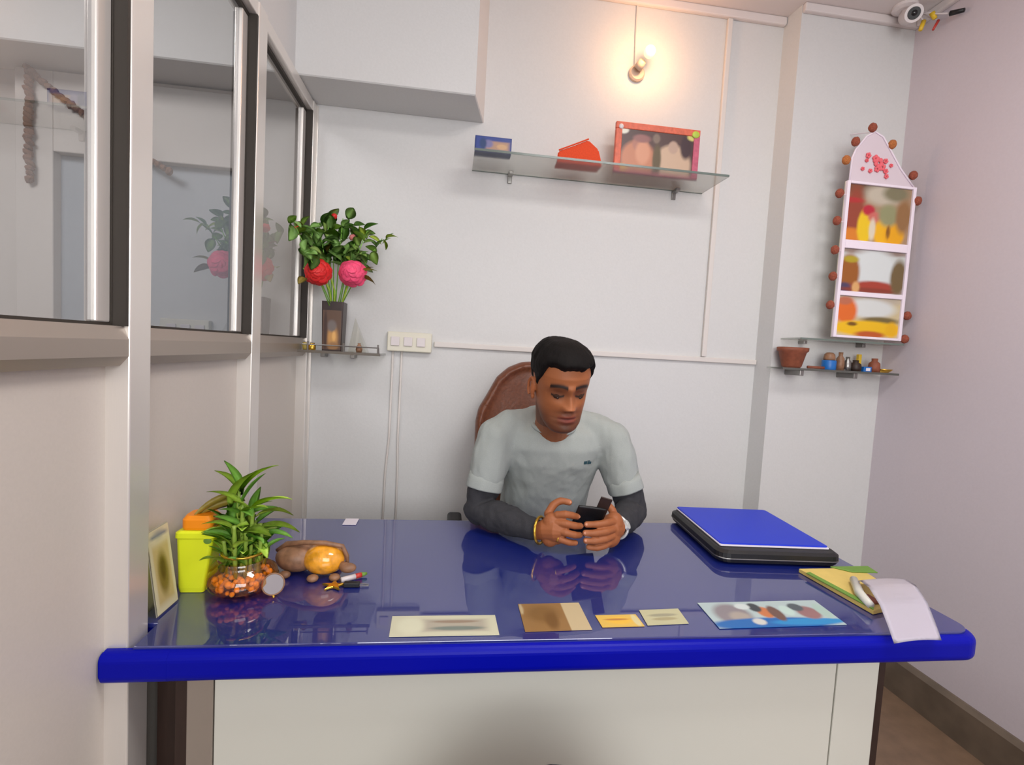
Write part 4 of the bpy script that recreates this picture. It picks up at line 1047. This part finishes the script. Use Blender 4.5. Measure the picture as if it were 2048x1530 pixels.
for (p, d, mi, sc_) in (((-.335, 1.94, 1.60), (.8, -.3, .4), 3, 1.3), ((-.335, 1.94, 1.58), (.9, -.2, -.1), 2, 1.3), ((-.345, 2.0, 1.61), (.6, -.2, .6), 2, 1.0), ((-.535, 1.93, 1.565), (-.2, -.8, -.3), 2, 1.0), ((-.54, 1.99, 1.60), (-.1, -.8, .2), 3, .9),
                        ((-.50, 1.99, 1.67), (-.5, -.3, .6), 2, 1.2), ((-.475, 1.99, 1.665), (.2, -.3, .8), 2, 1.1), ((-.44, 1.98, 1.66), (.3, -.4, .6), 0, 1.1), ((-.262, 2.0, 1.745), (.7, -.3, .3), 3, 1.1), ((-.275, 2.0, 1.74), (.5, -.3, -.6), 3, 1.0)):
    place_leaf('leaf', LF[mi], fl, V3(p), V3(d), random.uniform(-.5, .5), sc_)
for x0_, x1_ in ((-.458, -.485), (-.445, -.380), (-.452, -.455)):
    obj('flower_stem', tube(B(), [(x0_, 2.03, zV + .12), ((x0_ + x1_) / 2 + .006, 2.01, 1.53), (x1_, 1.96, 1.585)], [.004, .0035, .003], 8), M['leaf'], fl, smooth=True)
# glass pyramid ornament and little pots on the corner shelf
a = B(); v = [a.verts.new(p) for p in ((-.39, 2.0, zV), (-.32, 2.0, zV), (-.32, 2.07, zV), (-.39, 2.07, zV), (-.372, 2.035, zV + .135))]
a.faces.new((v[3], v[2], v[1], v[0]))
for i in range(4): a.faces.new((v[i], v[(i + 1) % 4], v[4]))
tag(obj('glass_ornament', a, M['clear']), 'clear glass pyramid ornament right of the vase on the corner shelf', 'ornament')
a = lathe(B(), [(0, 0), (.010, 0), (.013, .012), (.010, .024), (.005, .030), (.006, .036), (0, .036)], 16, (-.345, 1.985, zV)); tag(obj('tiny_bottle', a, M['tan'], smooth=True), 'tiny tan bottle in front of the glass pyramid', 'bottle')
for x_, lab, ma_ in ((-.548, 'small olive jar in the corner left of the vase', 'leaf_b'), (-.522, 'small gold tin between the olive jar and the vase', 'gold')):
    a = lathe(B(), [(0, 0), (.012, 0), (.013, .004), (.013, .020), (.009, .024), (.009, .028), (0, .028)], 16, (x_, 2.0, zV)); tag(obj('small_jar', a, M[ma_], smooth=True), lab, 'jar', 'small jars on the corner shelf')

# ================================================================ SHRINE ON THE PIER
ss = thing('shrine_shelf', 'small glass shelf on the right pier carrying pots under the picture hanging', 'shelf', (1.66, PF, 1.33))
obj('glass_plate', bx(1.375, 1.915, 1.926, PF - .001, 1.327, 1.334), M['shelf_glass'], ss)
obj('front_edge', bx(1.375, 1.915, 1.920, 1.926, 1.326, 1.335), mat('dark_glass_edge', c255(92, 92, 88), .25), ss)
for x_ in (1.47, 1.72): obj('bracket', bx(x_ - .009, x_ + .009, PF - .10, PF - .001, 1.303, 1.3265, bev=.002), M['steel'], ss)
us = thing('ledge_shelf', 'narrow clear glass ledge directly under the picture hanging on the pier', 'shelf', (1.66, PF, 1.46))
obj('glass_plate', bx(1.43, 1.905, 1.905, PF - .001, 1.455, 1.461), M['shelf_glass'], us)
obj('front_edge', bx(1.43, 1.905, 1.901, 1.905, 1.4545, 1.4615), M['glass_edge'], us)
for x_ in (1.52, 1.80): obj('bracket', bx(x_ - .008, x_ + .008, PF - .04, PF - .001, 1.440, 1.4545, bev=.002), M['steel'], us)
hg = thing('picture_hanging', 'tall white-edged hanging with three religious pictures and rust pompoms on the pier', 'wall hanging', (1.73, 1.91, 1.47))
xl, xr = 1.572, 1.888; zb, zt = 1.472, 2.108; yy = 1.905
lean = lambda z: 0
def hb_(x0, x1, z0_, z1_, nm='white_border', ma='white_lace'): return obj(nm, bx(x0, x1, yy - .006, yy + .008, z0_, z1_, bev=.002), M[ma], hg)
hb_(xl, xl + .014, zb, zt); hb_(xr - .014, xr, zb, zt); hb_(xl + .0145, xr - .0145, zt - .010, zt); hb_(xl + .0145, xr - .0145, zb, zb + .010)
hb_(xl + .0145, xr - .0145, 1.838, 1.872); hb_(xl + .0145, xr - .0145, 1.645, 1.664)
obj('backing_board', bx(xl + .002, xr - .002, yy + .0085, yy + .013, zb, zt), M['board'], hg)
xi, wi = xl + .0145, xr - xl - .029
def hpic(z0_, z1_, fn): picture('religious_print', hg, V3((xi, yy + .002, z0_)), V3((wi, 0, 0)), V3((0, 0, z1_ - z0_)), fn, 44, 36)
hpic(1.873, 2.097, painter((170, 140, 110), [(.2, .95, .3, .16, (110, 84, 60), .5), (.55, .85, .3, .18, (196, 186, 168), .6), (.75, .9, .2, .14, (130, 124, 96), .6), (.12, .4, .16, .6, (152, 70, 50), .5), (.1, .1, .2, .12, (220, 130, 40), .5),
      (.30, .26, .12, .32, (240, 200, 30), .3), (.34, .56, .10, .10, (190, 40, 60), .4), (.47, .44, .13, .10, (206, 110, 100), .4), (.62, .18, .18, .26, (244, 184, 24), .3), (.78, .16, .16, .22, (238, 170, 20), .3), (.66, .5, .16, .20, (150, 150, 110), .5),
      (.9, .5, .12, .3, (150, 110, 70), .5), (.42, .22, .05, .2, (226, 214, 190), .5), (.68, .2, .03, .12, (140, 90, 30), .6), (.05, .72, .2, .05, (180, 50, 50), .6)]))
hpic(1.665, 1.837, painter((200, 204, 200), [(.5, .97, .6, .08, (150, 130, 120), .5), (.5, .55, .38, .5, (218, 224, 224), .4), (.12, .42, .17, .46, (156, 92, 34), .3), (.14, .76, .12, .08, (180, 160, 40), .5), (.06, .08, .14, .12, (80, 66, 96), .5),
      (.55, .14, .36, .14, (170, 66, 50), .4), (.5, .05, .5, .06, (140, 60, 44), .5), (.92, .4, .13, .42, (116, 96, 62), .4), (.25, .1, .06, .14, (220, 170, 110), .5)]))
hpic(1.483, 1.644, painter((206, 190, 150), [(.5, .95, .55, .14, (190, 178, 160), .5), (.5, .72, .42, .24, (218, 222, 220), .4), (.14, .62, .17, .34, (226, 110, 40), .4), (.1, .88, .12, .1, (190, 110, 80), .5), (.7, .42, .3, .10, (120, 104, 60), .5),
      (.5, .2, .6, .2, (240, 190, 24), .3), (.25, .30, .08, .05, (120, 80, 20), .6), (.55, .05, .24, .09, (190, 90, 40), .5), (.9, .2, .1, .2, (236, 180, 20), .5)]))
arch = [(xl + .01, zt), (xl + .012, zt + .09), (1.598, 2.235), (1.640, 2.290), (1.676, 2.312), (1.715, 2.295), (1.755, 2.245), (1.81, 2.175), (xr - .01, zt)]
obj('arch_panel', prism(B(), arch, yy + .002, yy + .005, 0, axis='y'), M['pale_lace'], hg)
a = B(); tube(a, [V3((x_, yy, z_)) for x_, z_ in arch], .0035, 6); obj('arch_cord', a, M['white_lace'], hg, smooth=True)
a = B(); random.seed(9)
for (x_, z_, r_) in ((1.705, 2.19, .022), (1.690, 2.205, .016), (1.722, 2.175, .016), (1.70, 2.165, .013), (1.735, 2.20, .011), (1.74, 2.16, .011), (1.655, 2.215, .012), (1.67, 2.155, .009), (1.65, 2.195, .008), (1.762, 2.185, .008), (1.745, 2.14, .010), (1.635, 2.16, .008)):
    for k in range(5):
        t = 2 * PI * k / 5 + r_ * 100; ball(a, (x_ + r_ * .6 * math.cos(t), yy - .002, z_ + r_ * .6 * math.sin(t)), (r_ * .45, .004, r_ * .45), None, 8, 6)
obj('coral_flowers', a, M['coral'], hg, smooth=True, label='pink embroidered flowers')
cord = B()
PM = [(1.556, 2.186), (1.590, 2.262), (1.660, 2.325), (1.755, 2.268), (1.865, 2.155), (1.897, 2.054), (1.541, 2.052), (1.541, 1.943), (1.544, 1.826), (1.546, 1.719), (1.546, 1.602), (1.905, 1.580), (1.904, 1.482)]
for k, (x_, z_) in enumerate(PM):
    a = B(); ball(a, (x_, yy - .004, z_), (.0165, .0145, .0185), None, 14, 10)
    for v in a.verts: v.co += (v.co - V3((x_, yy, z_))) * .10 * noise.noise(v.co * 160)
    obj('pompom', a, M['pom_o'] if k in (0, 3) else M['pom'], hg, smooth=True)
    xx = xl + .004 if x_ < xl + .02 else (xr - .004 if x_ > xr - .03 else x_)
    zz = z_ if xx != x_ else z_ - .02
    if abs(xx - x_) + abs(zz - z_) > .006: tube(cord, [(x_, yy, z_), (xx, yy + .001, zz)], .0014, 5)
obj('pompom_threads', cord, M['white_lace'], hg)
a = B(); tube(a, [(1.668, yy + .01, 2.312), (1.668, PF - .004, 2.35)], .0018, 5); obj('hanging_string', a, M['white_lace'], hg)
# pots on the shelf
zP = 1.3345
ct = thing('clay_pot', 'brown flared clay pot at the left end of the shrine shelf', 'pot', (1.452, 1.97, zP))
a = lathe(B(), [(0, 0), (.036, 0), (.042, .008), (.058, .066), (.066, .072), (.067, .086), (.061, .087), (.052, .070), (.036, .012), (0, .010)], 28, (1.452, 1.975, zP), sy=.75); obj('pot_body', a, M['clay'], ct, smooth=True)
cn = thing('blue_tin', 'small blue tin with brown cap on the shrine shelf', 'tin', (1.618, 1.965, zP))
a = lathe(B(), [(0, 0), (.027, 0), (.028, .003), (.028, .038), (.026, .041), (0, .041)], 20, (1.618, 1.965, zP)); obj('tin_body', a, M['blue'], cn, smooth=True)
a = lathe(B(), [(0, .041), (.022, .041), (.023, .048), (.020, .066), (.012, .074), (0, .075)], 20, (1.618, 1.965, zP)); obj('tin_cap', a, M['tan'], cn, smooth=True)
its = [(1.668, 'grey_bottle', 'small grey-brown bottle right of the blue tin on the shrine shelf', 'tan', .016, .078, 'bottle'), (1.703, 'silver_lamp', 'small silver oil lamp in the middle of the shrine shelf', 'steel', .015, .060, 'lamp'),
       (1.742, 'dark_cup', 'small dark brown cup left of the blue-white box', 'brown', .022, .048, 'cup'), (1.832, 'brown_jar', 'small brown jar near the right end of the shrine shelf', 'clay', .022, .060, 'jar')]
for x_, nm, lab, ma_, r_, h_, cat_ in its:
    a = lathe(B(), [(0, 0), (r_, 0), (r_ * 1.05, h_ * .3), (r_ * .95, h_ * .65), (r_ * .5, h_ * .8), (r_ * .55, h_), (0, h_)], 18, (x_, 1.962, zP)); tag(obj(nm, a, M[ma_], smooth=True), lab, cat_)
bb2 = thing('matchbox', 'small blue and white box on the shrine shelf between cup and jar', 'box', (1.786, 1.955, zP))
obj('carton', bx(1.768, 1.806, 1.945, 1.975, zP, zP + .022, bev=.001), M['blue'], bb2); obj('white_label', bx(1.778, 1.798, 1.9435, 1.9448, zP + .004, zP + .017), M['paper'], bb2)
a = lathe(B(), [(0, 0), (.020, 0), (.034, .012), (.036, .016), (.032, .016), (.018, .006), (0, .005)], 24, (1.878, 1.965, zP)); tag(obj('brass_dish', a, M['gold'], smooth=True), 'shallow brass dish at the right end of the shrine shelf', 'dish')
a = B(); tube(a, [(1.515, 1.96, zP + .007), (1.585, 1.95, zP + .007)], .006, 8); tag(obj('incense_packet', a, M['clay'], smooth=True), 'thin brown incense tube lying between the clay pot and the blue tin', 'incense')
a = bx(1.775, 1.79, 1.985, 2.0, zP, zP + .075, bev=.002); tag(obj('yellow_packet', a, M['yellow']), 'narrow yellow packet behind the blue and white box', 'packet')

# ================================================================ CCTV
cc = thing('security_camera', 'white security camera with black lens in the upper right corner', 'camera', (1.80, 1.96, CZ))
a = lathe(B(), [(0, 0), (.045, 0), (.045, -.012), (.030, -.018), (0, -.018)], 24, (1.80, 1.955, CZ)); obj('mount', a, M['cctv'], cc)
a = B(); tube(a, [(1.80, 1.955, CZ - .016), (1.802, 1.945, CZ - .028)], [.014, .012], 12); obj('neck', a, M['cctv'], cc, smooth=True)
cd = V3((-.50, -1.0, -.50)).normalized(); c0 = V3((1.806, 1.93, 2.802))
a = B(); tube(a, [c0 - cd * .052, c0 - cd * .045, c0 + cd * .030, c0 + cd * .040], [.022, .031, .033, .032], 24); obj('camera_body', a, M['cctv'], cc, smooth=False)
a = B(); tube(a, [c0 + cd * .0395, c0 + cd * .044], [.0225, .0215], 24); obj('lens', a, M['black'], cc)
a = B(); ball(a, c0 + cd * .043, (.011, .011, .006), cd.to_track_quat('Z', 'Y').to_matrix(), 16, 10); obj('lens_glass', a, mat('lens_glass', (.01, .01, .012), .05), cc, smooth=True)
for nm, lab, ma_, p0_, p1_, rr_ in (('cable_plug', 'yellow cable plug hanging by the security camera', 'yellow', (1.868, 1.93, 2.785), (1.852, 1.925, 2.745), .009),
                                  ('cable_plug', 'red cable plug hanging right of the yellow plug', 'red', (1.905, 1.90, 2.775), (1.885, 1.90, 2.735), .0055),
                                  ('cable_connector', 'black cable connector right of the red plug near the ceiling', 'black', (1.893, 1.84, 2.762), (1.912, 1.80, 2.752), .010),
                                  ('cable_connector', 'yellow cable connector just under the ceiling', 'yellow', (1.872, 1.90, 2.800), (1.884, 1.895, 2.775), .010)):
    p0_, p1_ = V3(p0_), V3(p1_)
    t_ = thing(nm, lab, 'cable', p1_, 0, 'plugs and connectors by the security camera')
    a = B(); tube(a, [p0_, p1_], [rr_, rr_ * .8], 10); obj('plug_shell', a, M[ma_], t_, smooth=True)
    a = B(); tube(a, [p0_, p0_.lerp(V3((1.84, 1.95, CZ - .01)), .5) + V3((.01, 0, -.008)), V3((1.85, 1.96, CZ - .002))], .003, 6); obj('lead', a, M['cctv'], t_, smooth=True)

# ================================================================ NEXT ROOM GARLAND
gl = thing('marigold_garland', 'dried brown marigold garland draped over the door frame behind the glass', 'garland', (-1.54, 2.07, 2.25))
random.seed(21)
gp = []
for k in range(22): gp.append((-1.540 + random.uniform(-.004, .004), 2.252 - .0185 * k))
for k in range(26):
    u = k / 25; gp.append((-1.53 + .46 * u, 2.240 - .30 * u + .07 * (u - .5) ** 2 - .02))
GM = B(); ball(GM, (0, 0, 0), (.017, .014, .011), None, 8, 6)
for v in GM.verts: v.co *= 1 + .25 * noise.noise(v.co * 200)
gme = bpy.data.meshes.new('flower_head'); GM.to_mesh(gme); GM.free(); gme.materials.append(M['marigold'])
for x_, z_ in gp:
    o = bpy.data.objects.new('flower_head', gme); COL.objects.link(o); o.parent = gl
    o.location = V3((x_, 2.062, z_)) - gl.location; o.rotation_euler = (random.random(), random.random(), random.random() * 3)
a = B(); tube(a, [(-1.54, 2.068, 2.255), (-1.54, 2.068, 1.86)], .002, 5); obj('thread', a, M['marigold'], gl)

# chair added unseen below the frame; its rounded back shades the desk panel
st = thing('shadow_chair', 'black chair with rounded back, added out of view to shade the white desk panel', 'chair', (.19, .5, 0))
pts = [(-.22, .30), (-.22, .47)] + [(.22 * -math.cos(R(180 * k / 12)), .47 + .225 * math.sin(R(180 * k / 12))) for k in range(1, 12)] + [(.22, .47), (.22, .30)]
obj('backrest', prism(B(), [(.19 + x_, z_) for x_, z_ in pts], .70, .735, .008, 2, axis='y'), M['black'], st)
obj('seat', bx(-.02, .40, .27, .69, .42, .47, bev=.015, seg=3), M['black'], st)
for x_ in (.0, .38):
    for y_ in (.29, .68): obj('leg', tube(B(), [(x_, y_, .42), (x_, y_, 0)], .011, 8), M['steel'], st)
    obj('back_support', tube(B(), [(x_ * .9 + .02, .70, .36), (x_ * .9 + .02, .694, .42)], .009, 8), M['steel'], st)
